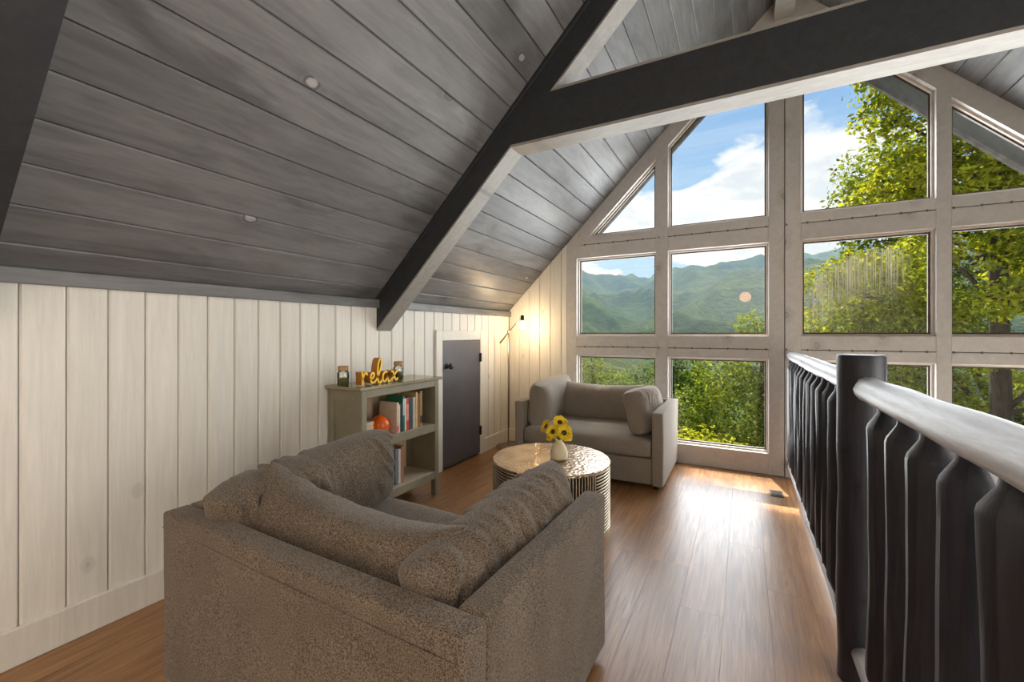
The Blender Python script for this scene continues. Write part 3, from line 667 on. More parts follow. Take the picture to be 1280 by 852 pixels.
def loveseat(loc, rz, label, m, near):
    W2, D, HT, AT, BK = 0.655, (0.935 if near else 0.885), 0.62, 0.085, 0.088
    s = empty('loveseat', loc, rz); tag(s, label, 'sofa', 'matching grey loveseats')
    r = 0.014
    def soft(x0, x1, y0, y1, z0, z1, nm):
        bm = bmesh.new(); bmesh.ops.create_cube(bm, size=1)
        for q in bm.verts: q.co = Vector(((x0+x1)/2 + q.co.x*(x1-x0), (y0+y1)/2 + q.co.y*(y1-y0), (z0+z1)/2 + q.co.z*(z1-z0)))
        bmesh.ops.bevel(bm, geom=list(bm.edges), offset=r, segments=3, profile=0.6, affect='EDGES')
        long = [e for e in bm.edges if e.calc_length() > 0.2]
        bmesh.ops.subdivide_edges(bm, edges=long, cuts=10, use_grid_fill=True)
        for q in bm.verts:
            q.co += noise.noise_vector(q.co*4.0 + Vector((0, 0, 3)))*0.0045
        return MB().bm(bm).build(nm, m, s, True)
    soft(-W2, W2, 0, BK, 0.035, HT, 'back')
    soft(-W2, -W2+AT, BK-0.004, D, 0.035, HT+0.002, 'arm'); soft(W2-AT, W2, BK-0.004, D, 0.035, HT+0.002, 'arm')
    soft(-W2+AT-0.003, W2-AT+0.003, BK-0.003, D-0.012, 0.04, 0.245, 'base')
    soft_slab(-W2+AT+0.003, W2-AT-0.003, BK+0.004, D+0.012, 0.247, 0.40, 0.04, 0.02, 2).build('seat_cushion', m, s, True)
    for sx in (-1, 1):
        for yy in (0.07, D-0.07): MB().lathe([(0.018, 0), (0.024, 0.04)], (sx*(W2-0.06), yy, 0), 12).build('foot', 'black', s)
    # stitched welt lines along the top edges
    mb = MB(); mb.tube([(-W2+0.01, -0.0022, HT-0.052), (0, -0.0026, HT-0.053), (W2-0.01, -0.0022, HT-0.052)], 0.0022, 6)
    mb.tube([(sx_, BK, HT-0.01) for sx_ in (W2-AT+0.002,)] + [(W2-AT+0.02, 0.03, HT+0.0005), (W2-AT+0.035, 0.0, HT-0.02), (W2-AT+0.04, -0.002, 0.05)], 0.0022, 6)
    mb.build('welt', m, s, True)
    return s
def cushion(mb, m, loc, rot, label, nm='cushion', group=None):
    o = mb.build(nm, m, None, True, loc, rot); tag(o, label, 'cushion', group); return o
NEAR = (-1.157, 0.743, 0); FAR = (-1.215, 4.418, 0)
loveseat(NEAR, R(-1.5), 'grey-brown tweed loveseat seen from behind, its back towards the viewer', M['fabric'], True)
loveseat(FAR, R(180), 'grey loveseat in front of the windows, facing the coffee table', M['fabric_far_lit'], False)
g1_ = 'loose cushions of the loveseat seen from behind'; g2_ = 'loose cushions of the loveseat by the windows'
# near: bookcase-side cushion, back cushion, aisle-side cushion
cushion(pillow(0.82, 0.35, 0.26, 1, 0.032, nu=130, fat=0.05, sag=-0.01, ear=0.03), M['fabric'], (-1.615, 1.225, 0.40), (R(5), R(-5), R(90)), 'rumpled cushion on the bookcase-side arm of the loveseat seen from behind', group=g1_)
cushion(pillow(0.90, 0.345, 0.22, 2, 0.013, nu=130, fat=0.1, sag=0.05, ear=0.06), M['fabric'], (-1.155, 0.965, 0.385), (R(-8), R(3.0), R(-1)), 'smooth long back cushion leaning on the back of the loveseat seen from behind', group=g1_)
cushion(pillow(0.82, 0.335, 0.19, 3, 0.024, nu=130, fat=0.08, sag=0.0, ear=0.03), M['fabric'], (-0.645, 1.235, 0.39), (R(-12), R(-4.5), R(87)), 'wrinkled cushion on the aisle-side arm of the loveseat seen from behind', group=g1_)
# far
cushion(pillow(0.76, 0.42, 0.21, 4, 0.014, fat=0.05, sag=-0.01, ear=0.03), M['fabric_far_lit'], (-1.725, 3.97, 0.395), (R(9), R(-3), R(92)), 'plump cushion on the lamp-side arm of the loveseat by the windows', group=g2_)
cushion(pillow(0.90, 0.39, 0.20, 5, 0.008, fat=0.15, sag=0.03, ear=0.04), M['fabric_far_lit'], (-1.235, 4.20, 0.39), (R(9), 0, 0), 'broad back cushion of the loveseat by the windows', group=g2_)
cushion(pillow(0.72, 0.40, 0.21, 6, 0.016, fat=-0.05, sag=0.0, ear=0.02), M['fabric_far_lit'], (-0.725, 3.93, 0.385), (R(-14), R(3), R(88)), 'slumped cushion on the glass-side arm of the loveseat by the windows', group=g2_)

# ------------------------------------------------------------------ drum coffee table
TC = (-1.136, 2.664); TR = 0.388; TH = 0.42
tb = empty('coffee_table', (*TC, 0)); tag(tb, 'round drum coffee table in hammered metal with ribbed sides', 'table')
MB().lathe([(TR-0.02, 0.0), (TR-0.018, 0.005), (TR-0.018, TH-0.02)], seg=64).build('drum_core', 'core', tb, True, auto=40)
bm = bmesh.new(); bmesh.ops.create_circle(bm, cap_ends=True, radius=TR, segments=72)
MB().lathe([(TR-0.004, TH-0.02), (TR, TH-0.016), (TR, TH-0.004), (TR-0.004, TH), (0.01, TH)], seg=96).build('top', 'hammer', tb, True, auto=30); bm.free()
MB().lathe([(TR-0.015, 0.0), (TR, 0.002), (TR, 0.014), (TR-0.015, 0.016)], seg=72).build('base_ring', 'rod', tb, True, auto=30)
va = R(-66)   # vertical ribs in one sector pair, horizontal ribs in the others
def sector(a0, a1, vertical):
    mb = MB()
    if vertical:
        k = int((a1-a0)*TR/0.0195)
        for i in range(k):
            a = a0 + (i+0.5)*(a1-a0)/k; p = (TR*math.cos(a)*0.985, TR*math.sin(a)*0.985)
            mb.tube([(*p, 0.012), (*p, TH-0.018)], 0.0052, 6, False)
    else:
        for zz in np.arange(0.026, TH-0.02, 0.0195):
            mb.tube([(TR*0.985*math.cos(a), TR*0.985*math.sin(a), zz) for a in np.linspace(a0, a1, 14)], 0.0052, 6, True)
    tag(mb.build('ribs', 'rod', tb, True), kind='stuff')
for k in range(6):
    a0 = R(-82) + k*R(60); sector(a0, a0+R(60), k % 2 == 0)

# vase + sunflowers
VC = (-1.075, 2.655, TH)
vz = MB().lathe([(0.030, 0), (0.054, 0.004), (0.0575, 0.018), (0.057, 0.045), (0.050, 0.075), (0.036, 0.100), (0.024, 0.114), (0.022, 0.124), (0.0235, 0.130), (0.019, 0.130), (0.017, 0.112), (0.01, 0.1)], seg=32).build('vase', 'cream', None, True, VC)
tag(vz, 'small cream ceramic bottle vase on the coffee table', 'vase')
def sunflower(hx, hy, hz, tilt, az, size, label):
    s = empty('sunflower', VC); tag(s, label, 'flower', 'sunflowers in the cream vase')
    head = Vector((hx, hy, hz)); nrm = Vector((math.sin(tilt)*math.cos(az), math.sin(tilt)*math.sin(az), math.cos(tilt)))
    q = nrm.to_track_quat('Z', 'Y').to_matrix().to_4x4(); q.translation = head
    MB().tube([(hx*0.05, hy*0.05, 0.102), (hx*0.12, hy*0.12, 0.14), head*0.55 + Vector((0, 0, 0.075)), head - nrm*0.006], 0.0028, 6).build('stem', 'stem', s, True)
    mb = MB()
    for ring_, (cnt, ln, lift, off) in enumerate(((15, size, 0.12, 0), (15, size*0.86, 0.40, 0.2))):
        for i in range(cnt):
            a = 2*math.pi*(i+off)/cnt + random.uniform(-.07, .07); l = ln*random.uniform(.9, 1.1); wd = l*0.24
            pts = []
            for t, ww, up in ((0.30, 0.5, 0.02), (0.6, 1.0, 0.09), (0.85, 0.7, 0.07), (1.0, 0.05, 0.0)):
                for sgn in (-1, 1):
                    pts.append(q @ Vector((math.cos(a)*l*t - math.sin(a)*wd*ww*sgn, math.sin(a)*l*t + math.cos(a)*wd*ww*sgn, l*(up + lift*t*t) + 0.002)))
            mb.add(pts, [(0, 2, 3, 1), (2, 4, 5, 3), (4, 6, 7, 5)])
    tag(mb.build('petals', 'petal', s), kind='stuff')
    MB().lathe([(size*0.36, 0), (size*0.36, 0.005), (size*0.22, 0.009), (0.002, 0.0075)], seg=16).build('seed_disc', 'disc', s, True).matrix_local = q
    for k in range(6):
        a = az + 1.05*k + 0.7; base = head*0.72 + Vector((0, 0, 0.055)); d = Vector((math.cos(a), math.sin(a), -0.1))
        sd = Vector((-math.sin(a), math.cos(a), 0))
        ps = [base, base + d*0.026 + sd*0.016 + Vector((0,0,.006)), base + d*0.058, base + d*0.026 - sd*0.016 + Vector((0,0,.006))]
        MB().add(ps, [(0, 1, 2), (0, 2, 3)]).build('leaf', 'stem', s)
ca = R(-68)  # towards the viewer
for a in ((0.006, 0.0, 0.240, 0.85, ca+0.1, 0.052, 'topmost sunflower of the bouquet in the cream vase'),
          (-0.070, -0.045, 0.215, 1.0, ca-1.2, 0.049, 'sunflower nodding out on the lamp side of the bouquet'),
          (-0.016, -0.062, 0.190, 1.2, ca-0.25, 0.047, 'orange-yellow sunflower in the middle of the bouquet'),
          (0.052, -0.042, 0.186, 1.15, ca+0.25, 0.055, 'largest sunflower, low on the window side of the bouquet'),
          (-0.050, -0.03, 0.150, 1.5, ca-0.9, 0.034, 'small half-hidden sunflower low beside the vase neck'),
          (0.070, 0.0, 0.155, 1.4, ca+0.9, 0.030, 'small sunflower bud at the aisle side of the vase neck')): sunflower(*a)

# ------------------------------------------------------------------ bookcase
BX0, BX1, BY0, BY1, BH = -2.40, -2.10, 1.93, 2.70, 0.91
bc = empty('bookcase', (-2.25, 2.315, 0)); tag(bc, 'low sage grey open bookcase against the plank wall', 'bookcase')
def bcp(x0, x1, y0, y1, z0, z1, nm, m='case', r=0.002): 
    o = MB().rbox(x0, x1, y0, y1, z0, z1, r, 1).build(nm, m, bc); o.location = (2.25, -2.315, 0); return o
PT = 0.042
for y0 in (BY0, BY1-PT):
    for x0 in (BX0, BX1-PT): bcp(x0, x0+PT, y0, y0+PT, 0, BH-0.022, 'leg')
for y0 in (BY0+0.012, BY1-PT+0.010): bcp(BX0+PT, BX1-PT, y0, y0+0.016, 0.10, BH-0.022, 'side_panel')
for y0 in (BY0, BY1-PT): 
    bcp(BX0+PT, BX1-PT, y0+0.002, y0+PT-0.006, BH-0.095, BH-0.0225, 'side_rail'); bcp(BX0+PT, BX1-PT, y0+0.002, y0+PT-0.006, 0.10, 0.16, 'side_rail')
bcp(BX0-0.01, BX1+0.018, BY0-0.028, BY1+0.028, BH-0.022, BH, 'top', 'case_top', r=0.004)
bcp(BX1-0.028, BX1-0.002, BY0+PT, BY1-PT, BH-0.072, BH-0.0225, 'top_rail')
bcp(BX0, BX0+0.008, BY0+PT, BY1-PT, 0.12, BH-0.023, 'back_panel', 'case_in')
for zt in (0.548, 0.182):
    bcp(BX0+0.009, BX1-0.012, BY0+PT-0.01, BY1-PT+0.01, zt-0.02, zt, 'shelf', 'shelf_top'); bcp(BX1-0.012, BX1-0.002, BY0+PT, BY1-PT, zt-0.055, zt+0.001, 'shelf_edge')

# books: (spine start y, end y, top z, colour, label)
def book(y0, y1, z0, hgt, depth, col, label, group, xs=-2.14, tilt=0.0, band=None):
    b = empty('book', (xs - depth/2, (y0+y1)/2, z0)); b.rotation_euler = (tilt, 0, 0); tag(b, label, 'book', group)
    w2 = (y1-y0)/2 - 0.0007; d2 = depth/2; cv_ = 0.0025
    m = plain('cover_' + label.split()[0], col, 0.5, 0, 0.05, 30)
    mb = MB(); mb.box(-d2, d2, -w2, -w2+cv_, 0, hgt); mb.box(-d2, d2, w2-cv_, w2, 0, hgt); mb.rbox(d2-0.004, d2+0.001, -w2, w2, 0, hgt, 0.0015, 1)
    mb.build('cover', m, b)
    MB().box(-d2+0.004, d2-0.005, -w2+cv_, w2-cv_, 0.004, hgt-0.004).build('pages', 'paper', b)
    if band:
        MB().box(d2+0.0009, d2+0.0016, -w2+0.002, w2-0.002, hgt*band[0], hgt*band[1]).build('spine_label', plain('band_' + label.split()[0], band[2], 0.5), b)
Z1 = 0.5495
gb = 'books on the upper shelf'
book(2.279, 2.302, Z1, 0.212, 0.165, (0.66, 0.55, 0.42), 'cream covered book at the vase end of the row', gb, band=(0.04, 0.22, (0.75, 0.10, 0.10)))
book(2.303, 2.314, Z1, 0.195, 0.14, (0.80, 0.62, 0.60), 'thin pinkish-white book beside the cream covered one', gb)
book(2.315, 2.338, Z1, 0.205, 0.15, (0.012, 0.018, 0.05), 'navy blue spine between the pale book and the green one', gb)
book(2.339, 2.361, Z1, 0.252, 0.16, (0.02, 0.16, 0.08), 'tall dark green book with a whitish spine label', gb, band=(0.45, 0.92, (0.55, 0.62, 0.52)))
book(2.362, 2.378, Z1, 0.232, 0.14, (0.72, 0.66, 0.56), 'white spine between the green and the red books', gb)
book(2.379, 2.403, Z1, 0.235, 0.15, (0.62, 0.035, 0.03), 'bright red spine near the middle of the row', gb, band=(0.3, 0.8, (0.75, 0.3, 0.25)))
book(2.404, 2.444, Z1, 0.238, 0.15, (0.03, 0.06, 0.055), 'thick blackish-teal book right of the red spine', gb)
book(2.445, 2.476, Z1, 0.228, 0.14, (0.45, 0.38, 0.30), 'beige spine beside the thick teal book', gb)
book(2.477, 2.500, Z1, 0.262, 0.15, (0.55, 0.38, 0.18), 'tall tan book towards the door end of the row', gb)
book(2.501, 2.524, Z1, 0.25, 0.14, (0.22, 0.10, 0.035), 'brown book next to the tall tan one', gb)
book(2.525, 2.552, Z1, 0.265, 0.15, (0.32, 0.19, 0.06), 'ochre book standing last at the door end', gb, band=(0.1, 0.3, (0.03, 0.03, 0.04)))
Z2 = 0.1835; gl_ = 'books on the lower shelf'
book(2.332, 2.362, Z2, 0.26, 0.16, (0.36, 0.15, 0.08), 'reddish brown book on the lower shelf', gl_, -2.15)
book(2.306, 2.331, Z2, 0.245, 0.16, (0.55, 0.52, 0.47), 'pale grey book beside the brown one below', gl_, -2.15)
book(2.275, 2.305, Z2, 0.25, 0.16, (0.16, 0.19, 0.22), 'slate book half hidden behind the cushion', gl_, -2.15)
ov = MB().lathe([(0.030, 0), (0.052, 0.012), (0.066, 0.038), (0.069, 0.062), (0.063, 0.090), (0.046, 0.113), (0.024, 0.125), (0.015, 0.128), (0.015, 0.134), (0.011, 0.134), (0.01, 0.12)], seg=32).build('bud_vase', 'orange', None, True, (-2.225, 2.205, Z1))
tag(ov, 'round glossy orange bud vase on the upper shelf', 'vase')
bx = empty('wooden_box', (-2.24, 2.065, Z1)); tag(bx, 'small pale wooden box left of the orange vase', 'box')
MB().rbox(-0.05, 0.05, -0.05, 0.05, 0, 0.085, 0.004).build('box_body', 'case_in', bx); MB().rbox(-0.052, 0.052, -0.052, 0.052, 0.086, 0.108, 0.004).build('lid', 'case_in', bx)
eg = MB().lathe([(0.006, 0), (0.014, 0.004), (0.018, 0.014), (0.015, 0.026), (0.008, 0.034), (0.002, 0.036)], seg=16).build('ceramic_bird', 'cream', None, True, (-2.135, 2.035, Z1)); eg.name = 'ornament'
tag(eg, 'tiny white egg-shaped ornament at the front of the upper shelf', 'ornament')

# corked jars
def jar(y, label):
    j = empty('spice_jar', (-2.27, y, BH+0.0005)); tag(j, label, 'jar', 'corked glass jars on the bookcase')
    MB().lathe([(0.030, 0), (0.036, 0.004), (0.036, 0.082), (0.033, 0.090), (0.029, 0.093), (0.029, 0.098)], seg=24).build('jar_body', 'jar', j, True)
    MB().lathe([(0.031, 0.004), (0.0335, 0.007), (0.0335, 0.045), (0.02, 0.052)], seg=20).build('contents', 'herb', j, True)
    MB().lathe([(0.028, 0.0985), (0.033, 0.1), (0.033, 0.125), (0.031, 0.128)], seg=24).build('cork_lid', 'cork', j, True, auto=30)
jar(1.932, 'corked glass jar of herbs left of the yellow word on the bookcase')
jar(2.434, 'corked glass jar of herbs right of the yellow word on the bookcase')

# yellow script word
def bez(p0, p1, p2, p3, k=10): 
    return [tuple((1-t)**3*a + 3*(1-t)**2*t*b + 3*(1-t)*t*t*c_ + t**3*d for a, b, c_, d in zip(p0, p1, p2, p3)) for t in np.linspace(0, 1, k+1)]
def path(segs):
    out = []
    for s in segs:
        b = bez(*s); out += b if not out else b[1:]
    return out
strokes = {
 'letter_r': [path([((0.0,1.12),(0.03,0.8),(0.04,0.4),(0.03,0.0)), ((0.03,0.0),(0.03,-0.02),(0.03,-0.03),(0.03,-0.04))]), path([((0.04,0.40),(0.10,0.75),(0.22,1.02),(0.34,1.02)), ((0.34,1.02),(0.42,1.02),(0.46,0.95),(0.46,0.80))])],
 'letter_e': [path([((0.72,0.36),(0.92,0.42),(1.18,0.6),(1.14,0.84)), ((1.14,0.84),(1.08,1.05),(0.80,0.98),(0.78,0.5)), ((0.78,0.5),(0.78,0.0),(1.12,-0.08),(1.36,0.30))])],
 'letter_l': [path([((1.36,0.30),(1.62,0.75),(1.98,1.6),(1.88,2.12)), ((1.88,2.12),(1.78,2.45),(1.52,2.0),(1.50,1.1)), ((1.50,1.1),(1.48,0.4),(1.52,-0.02),(1.70,0.0)), ((1.70,0.0),(1.82,0.02),(1.92,0.12),(2.02,0.3))])],
 'letter_a': [path([((2.56,0.82),(2.42,1.08),(2.02,0.95),(2.02,0.42)), ((2.02,0.42),(2.02,-0.08),(2.36,-0.1),(2.52,0.5)), ((2.52,0.5),(2.55,0.65),(2.57,0.8),(2.57,0.95))]), path([((2.57,0.95),(2.52,0.5),(2.48,0.05),(2.68,0.02)), ((2.68,0.02),(2.8,0.0),(2.92,0.15),(3.0,0.3))])],
 'letter_x': [path([((2.92,0.85),(3.05,1.08),(3.14,0.9),(3.25,0.5)), ((3.25,0.5),(3.34,0.1),(3.45,-0.12),(3.66,0.25))]), path([((3.62,0.98),(3.45,0.9),(3.12,0.2),(2.86,0.02))])]}
sg = empty('word_sign', (-2.155, 1.985, BH+0.0005)); tag(sg, 'yellow cut-out script sign reading relax on the bookcase', 'sign')
for nm, sts in strokes.items():
    mb = MB()
    for st in sts:
        p = [Vector((0, a*0.0885, b*0.0715 + 0.0075)) for a, b in st]; k = len(p); wd = 0.0066; dp = 0.055
        vs_ = []; fs = []
        for i in range(k):
            t = (p[min(i+1, k-1)] - p[max(i-1, 0)]).normalized(); nn = Vector((0, -t.z, t.y))
            for sx, sn in ((0, 1), (0, -1), (-dp, -1), (-dp, 1)): vs_.append(p[i] + nn*wd*sn + Vector((sx, 0, 0)))
        for i in range(k-1):
            for j in range(4): fs.append((i*4+j, i*4+(j+1) % 4, (i+1)*4+(j+1) % 4, (i+1)*4+j))
        fs += [(3, 2, 1, 0), tuple(range(4*k-4, 4*k))]
        mb.add(vs_, fs)
    ob = mb.build(nm, 'yellow', sg); ob.data.materials.append(M['letter_shade'])
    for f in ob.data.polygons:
        if abs(f.normal.x) < 0.5: f.material_index = 1  # letter sides get the painted-in shade colour

# ------------------------------------------------------------------ floor lamp
LX, LY = -2.27, 4.14
lp = empty('floor_lamp', (LX, LY, 0)); tag(lp, 'thin steel floor lamp with a bare lit bulb in the corner', 'lamp')
MB().lathe([(0.13, 0), (0.135, 0.004), (0.135, 0.018), (0.128, 0.024), (0.02, 0.028), (0.012, 0.04)], seg=40).build('base', 'chrome', lp, True, auto=40)
MB().tube([(0, 0, 0.03), (0, 0, 1.262)], 0.0065, 10).build('pole', 'chrome', lp, True)
MB().lathe([(0.010, 1.235), (0.014, 1.24), (0.014, 1.275), (0.010, 1.28)], seg=16).build('joint', 'chrome', lp, True)
la = MB().tube([(-0.095, -0.02, 1.14), (-0.06, -0.012, 1.18), (0, 0, 1.258), (0.15, 0.03, 1.425), (0.156, 0.03, 1.43)], [0.010, 0.009, 0.006, 0.006, 0.005], 10).build('arm', 'chrome', lp, True)
MB().lathe([(0.010, 0.058), (0.018, 0.054), (0.020, 0.0), (0.017, -0.004)], (0.156, 0.03, 1.385), 16).build('socket', 'black', la, True)
MB().lathe([(0.013, 0.0), (0.015, -0.012), (0.027, -0.038), (0.031, -0.058), (0.025, -0.078), (0.010, -0.088), (0.002, -0.0885)], (0.156, 0.03, 1.382), 20).build('bulb', 'bulb', la, True)
lamp('lamp_glow', 'POINT', (LX+0.156, LY+0.03, 1.325), 25, (1.0, 0.72, 0.42), radius=0.04)

# floor register
vt = empty('floor_register', (0.222, 3.93, 0)); tag(vt, 'small bronze floor register beside the railing', 'vent')
MB().rbox(-0.045, 0.045, -0.075, 0.075, 0.0003, 0.004, 0.0015, 1).build('plate', 'vent', vt)
for k in range(6): MB().box(-0.035, 0.035, -0.06+k*0.022, -0.05+k*0.022, 0.004, 0.0055).build('slat', 'black', vt)

# ------------------------------------------------------------------ outdoors
def foliage(clusters, per_m2, leaf, seed):
    """leaf rhombs spread over and inside blobs: clusters = (x, y, z, rx, ry, rz)"""
    rg = np.random.default_rng(seed); V = []
    for (cx, cy, cz, rx, ry, rz) in clusters:
        k = max(20, int(3.6 * per_m2 * 4 * math.pi * ((rx*ry + ry*rz + rx*rz) / 3)))
        d = rg.normal(size=(k, 3)); d /= np.linalg.norm(d, axis=1)[:, None]
        rad = 1 - 0.45*rg.random(k)**1.6
        # uneven crown: low-frequency lobes
        lob = 1 + 0.22*np.sin(d[:, 0]*5 + seed) * np.cos(d[:, 2]*6 + cx) + 0.12*np.sin(d[:, 1]*9 + cz*3)
        p = np.array([cx, cy, cz]) + d * np.array([rx, ry, rz]) * (rad*lob)[:, None]
        nn = d*0.5 + rg.normal(size=(k, 3))*0.55 + np.array([0, 0, 0.55]); nn /= np.linalg.norm(nn, axis=1)[:, None]
        t = np.cross(nn, rg.normal(size=(k, 3))); t /= np.linalg.norm(t, axis=1)[:, None]; b = np.cross(nn, t)
        s = 0.54 * leaf * (0.6 + 0.8*rg.random(k))[:, None]
        q = np.stack([p - t*s, p + b*s*0.48 - nn*s*0.1, p + t*s, p - b*s*0.48 - nn*s*0.1], 1)
        V.append(q.reshape(-1, 3))
    V = np.concatenate(V); k = len(V)//4
    me = bpy.data.meshes.new('foliage'); me.vertices.add(len(V)); me.vertices.foreach_set('co', V.ravel())
    me.loops.add(4*k); me.loops.foreach_set('vertex_index', np.arange(4*k)); me.polygons.add(k)
    me.polygons.foreach_set('loop_start', np.arange(0, 4*k, 4)); me.update(calc_edges=True)
    return me
def tree(base, trunk_pts, trunk_r, clusters, per, leaf, m, label, seed, group='trees outside the windows', nm='tree'):
    t = empty(nm, base); tag(t, label, 'tree', group)
    B = Vector(base); L_ = lambda p: Vector(p) - B
    MB().tube([L_(p) for p in trunk_pts], [trunk_r*(1-0.75*i/(len(trunk_pts)-1)) for i in range(len(trunk_pts))], 10).build('trunk', 'bark', t, True)
    cl = [(c_[0]-B.x, c_[1]-B.y, c_[2]-B.z, *(c_[3:] if len(c_) == 6 else (c_[3], c_[3], c_[3]*0.8))) for c_ in clusters]
    ax = [L_(p) for p in trunk_pts]
    for c_ in cl:
        p = Vector(c_[:3]); a = min(ax[1:], key=lambda q: (q - p).length + max(0, q.z-p.z)*2)
        mid = a.lerp(p, 0.5) + Vector((0, 0, 0.12*(p-a).length))
        MB().tube([a, mid, p], [trunk_r*0.30, trunk_r*0.18, trunk_r*0.06], 6).build('branch', 'bark', t, True)
    me = foliage(cl, per, leaf, seed); me.materials.append(M[m])
    o = bpy.data.objects.new('foliage', me); COL.objects.link(o); o.parent = t; tag(o, kind='stuff')
    return t
rd = random.Random(5)
# tall tree right of the centre, leaning trunk in the fourth column
tree((3.75, 9.6, -7), [(3.65, 9.6, -7), (3.58, 9.5, -2), (3.48, 9.4, 0.0), (3.42, 9.3, 1.6), (3.36, 9.2, 3.2), (3.3, 9.2, 5.2), (3.5, 9.2, 7.4), (4.0, 9.3, 9.5), (4.3, 9.4, 11.5)], 0.15,
     [(2.35, 8.8, 5.3, 0.75), (1.95, 8.9, 4.75, 0.42), (1.80, 8.8, 5.45, 0.32), (2.5, 9.0, 4.3, 0.6), (2.15, 8.9, 3.7, 0.45), (1.75, 8.8, 3.45, 0.30), (2.9, 9.0, 3.4, 0.75), (3.3, 8.9, 4.4, 0.9), (3.9, 9.0, 5.4, 1.1),
      (4.3, 9.2, 4.0, 0.9), (4.6, 9.0, 3.0, 0.8), (3.9, 8.8, 2.9, 0.6), (4.8, 9.2, 5.6, 1.2), (4.0, 9.6, 2.0, 0.6), (4.7, 9.4, 1.9, 0.6), (2.6, 9.2, 2.55, 0.45), (5.3, 9.3, 4.4, 1.0), (3.3, 8.7, 2.6, 0.5), (3.2, 8.6, 1.7, 0.35), (3.7, 8.6, 2.2, 0.5), (4.4, 8.7, 1.2, 0.6), (3.3, 8.8, 3.7, 0.6), (3.9, 8.7, 3.6, 0.7), (3.0, 8.8, 5.4, 0.7), (2.5, 8.8, 3.3, 0.4), (4.2, 8.7, 0.2, 0.6), (3.2, 9.0, 0.9, 0.3),
      (-2.5, 9.2, 8.75, 1.0, 0.5, 0.9), (-2.4, 9.2, 7.7, 0.75, 0.5, 0.7), (-3.3, 9.3, 9.4, 1.1, 0.6, 1), (-1.9, 9.2, 9.7, 0.8, 0.5, 0.8), (-1.0, 9.2, 10.35, 1.2, 0.5, 1.0), (0.5, 9.3, 10.2, 1.2, 0.6, 1.0), (-2.0, 9.3, 11.2, 1.2, 0.7, 1.0), (-0.6, 9.3, 11.9, 1.3, 0.8, 1.1), (0.9, 9.3, 11.7, 1.3, 0.8, 1.1), (1.9, 9.3, 10.2, 1.2, 0.7, 1.0), (3.3, 9.4, 9.8, 1.3, 0.8, 1.1), (4.7, 9.4, 9.9, 1.3, 0.9, 1.1), (2.4, 9.3, 11.6, 1.4, 0.9, 1.1), (3.6, 9.4, 13.2, 1.4), (5.2, 9.4, 13.2, 1.4)],  # upper crown added out of view to shade the windows around a sun patch
     95, 0.085, 'leaf_bright', 'tall leafy tree with leaning trunk reaching over the right-hand windows', 3)
# rounded tree filling the third column
tree((2.1, 11.5, -7), [(2.1, 11.5, -7), (2.1, 11.5, -3), (2.15, 11.5, 0), (2.2, 11.5, 2.0)], 0.16,
     [(1.75, 11.2, 1.55, 0.75), (2.45, 11.2, 1.9, 0.85), (1.4, 11.2, 2.35, 0.45), (2.1, 11.4, 2.55, 0.6), (3.1, 11.4, 1.4, 0.9), (1.35, 11.3, 0.9, 0.6), (2.2, 11.0, 0.6, 0.9), (2.9, 11.3, 2.6, 0.6), (1.6, 11.0, -0.6, 1.0), (2.9, 11.0, -0.5, 1.1), (2.0, 10.8, -1.9, 1.3), (3.6, 11.0, 0.4, 0.9)],
     75, 0.085, 'leaf_bright', 'rounded yellow-green tree filling the drip-streaked window', 4)
# darker trees behind, right
tree((5.2, 14, -7), [(5.2, 14, -7), (5.2, 14, -1), (5.1, 14, 3), (5.0, 14, 5)], 0.22,
     [(4.4+rd.uniform(-1.6, 2.4), 14+rd.uniform(-.8, .8), z_, rd.uniform(.8, 1.3)) for z_ in np.linspace(-3.0, 5.5, 30)], 45, 0.11, 'leaf_mid', 'darker tree behind the leaning one, seen through the fourth column', 5)
# canopy below the window of the second column
tree((-0.3, 9.0, -7), [(-0.3, 9.0, -7), (-0.3, 9, -4), (-0.2, 9, -2), (-0.1, 9, -0.8)], 0.15,
     [(-0.75, 8.4, -1.0, 0.7), (-0.15, 8.5, -1.15, 0.6), (0.2, 8.3, -1.75, 0.6), (-1.0, 8.2, -2.0, 0.8), (-0.35, 8.2, -1.9, 0.7), (-1.4, 8.5, -1.4, 0.6), (0.45, 8.2, -2.4, 0.6), (-0.4, 7.9, -2.7, 0.8), (-1.5, 8, -2.8, 0.8)],
     85, 0.075, 'leaf_bright', 'bright yellow-green bush low in the second column', 6)
tree((0.3, 11.5, -7), [(0.3, 11.5, -7), (0.3, 11.5, -3), (0.35, 11.5, 0.0), (0.4, 11.5, 1.0)], 0.15,
     [(0.15, 11.4, 1.45, 0.36), (0.45, 11.4, 1.15, 0.45), (0.2, 11.4, 0.5, 0.6), (-0.5, 11.6, 0.2, 0.7), (0.6, 11.3, -0.2, 0.8), (-0.3, 11.2, -0.8, 0.9), (0.7, 11.0, -1.3, 0.9), (-0.9, 11.4, -0.7, 0.8), (0.1, 10.8, -1.9, 1.0), (1.0, 10.8, -2.4, 1.0), (-1.0, 11.0, -2.0, 1.0)],
     60, 0.085, 'leaf_mid', 'mid-green tree whose tip shows beside the centre mullion', 7)
tree((-1.9, 13, -8), [(-1.9, 13, -8), (-1.9, 13, -4), (-1.8, 13, -1), (-1.8, 13, 0.2)], 0.18,
     [(-1.5, 12.8, 0.25, 0.7), (-2.2, 12.8, -0.1, 0.8), (-0.9, 12.8, -0.3, 0.8), (-1.6, 12.5, -1.0, 1.1), (-2.7, 12.6, -1.2, 1.0), (-0.6, 12.5, -1.6, 1.0), (-1.8, 12.2, -2.4, 1.3), (-3.3, 12.8, -0.6, 0.8)],
     48, 0.09, 'leaf_dark', 'dark green tree low behind the first two window columns', 8)
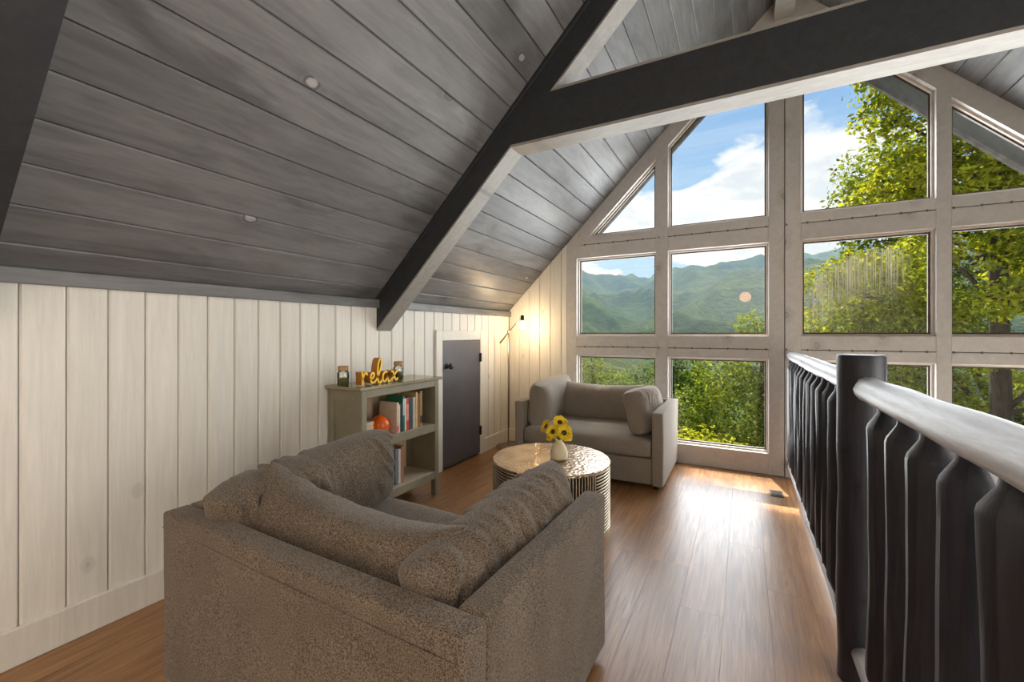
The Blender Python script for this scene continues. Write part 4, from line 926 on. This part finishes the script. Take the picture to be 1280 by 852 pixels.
tree((-4.3, 13.5, -8), [(-4.3, 13.5, -8), (-4.3, 13.5, -4), (-4.3, 13.5, -1), (-4.3, 13.5, 0.2)], 0.18,
     [(-4.5, 13.2, 0.1, 0.8), (-3.8, 13.2, -0.5, 0.9), (-5.2, 13.2, -0.4, 1.0), (-4.5, 13.0, -1.3, 1.3), (-5.7, 13.2, -1.5, 1.2), (-3.5, 13, -2.0, 1.2)], 44, 0.09, 'leaf_mid', 'green tree low behind the loveseat by the windows', 9)
tree((1.9, 8.2, -7), [(1.9, 8.2, -7), (1.9, 8.2, -4), (2.0, 8.2, -2), (2.0, 8.2, -1)], 0.14,
     [(1.6, 8.0, -0.6, 0.7), (2.4, 8.0, -0.4, 0.7), (3.1, 8.2, -0.7, 0.8), (1.2, 8.0, -1.5, 0.8), (2.2, 7.8, -1.6, 0.9), (3.3, 7.9, -1.9, 0.9), (1.6, 7.7, -2.7, 1.0), (2.8, 7.7, -3.0, 1.0)], 70, 0.08, 'leaf_mid', 'leafy shrub-like tree low outside the railing side windows', 10)

# ground slope and forested mountains
mb = MB(); mb.add([(-60, 4.8, -6.5), (60, 4.8, -6.5), (60, 60, -22), (-60, 60, -22)], [(0, 1, 2, 3)])
tag(mb.build('ground', 'hill'), 'wooded ground falling away below the house', 'ground', kind='structure')
def ridge_z(az):
    # crest elevation, in tangent of the angle above eye level, against azimuth in degrees (0 = straight out of the window wall)
    pts = [(-60, .12), (-40, .145), (-24, .130), (-19.5, .128), (-16, .112), (-13, .114), (-10.5, .112), (-8, .120), (-5, .128), (-1, .135), (4, .142), (12, .15), (40, .13)]
    return float(np.interp(az, [p[0] for p in pts], [p[1] for p in pts]))
vs_ = []; fs = []; NA, NR = 420, 170
for i in range(NA+1):
    az = -55 + 95*i/NA; a = R(az); tcrest = ridge_z(az)
    for j in range(NR+1):
        s = j/NR; rr = 60 * (2600/60) ** s
        base = -24 - 8*min(1, (rr-60)/200)
        x, y = rr*math.sin(a), rr*math.cos(a)
        up = max(0.0, (rr-420)/(2300-420)); up = up**1.25 if up < 1 else 1 - (up-1)*0.8
        p = Vector((x*0.0021, y*0.0021, 1.3))
        spur = 1 - abs(noise.noise(p))*2.0
        spur2 = 1 - abs(noise.noise(p*2.7 + Vector((5, 1, 0))))*2.0
        fb = noise.fractal(p*6, 1.0, 2.0, 4)
        zc_ = base + up*(tcrest*2300 - base) 
        amp = min(1, max(0, (rr-150)/700)) * (1-0.75*max(0, min(1, (up-0.7)/0.3)))
        zc_ += amp*(spur*85 + spur2*42 - 40) + fb*12*min(1, rr/500)
        vs_.append((x, y, zc_))
for i in range(NA):
    for j in range(NR):
        k = i*(NR+1)+j; fs.append((k, k+NR+1, k+NR+2, k+1))
mtn = MB().add(vs_, fs).build('mountains', 'hill', None, True)
tag(mtn, 'forested blue-green mountain range across the valley', 'mountains', kind='structure')
hz = MB().box(-3200, 3200, 300, 3400, -60, 700).build('haze', 'haze'); tag(hz, 'thin blue haze hanging in the valley', 'haze', kind='stuff')
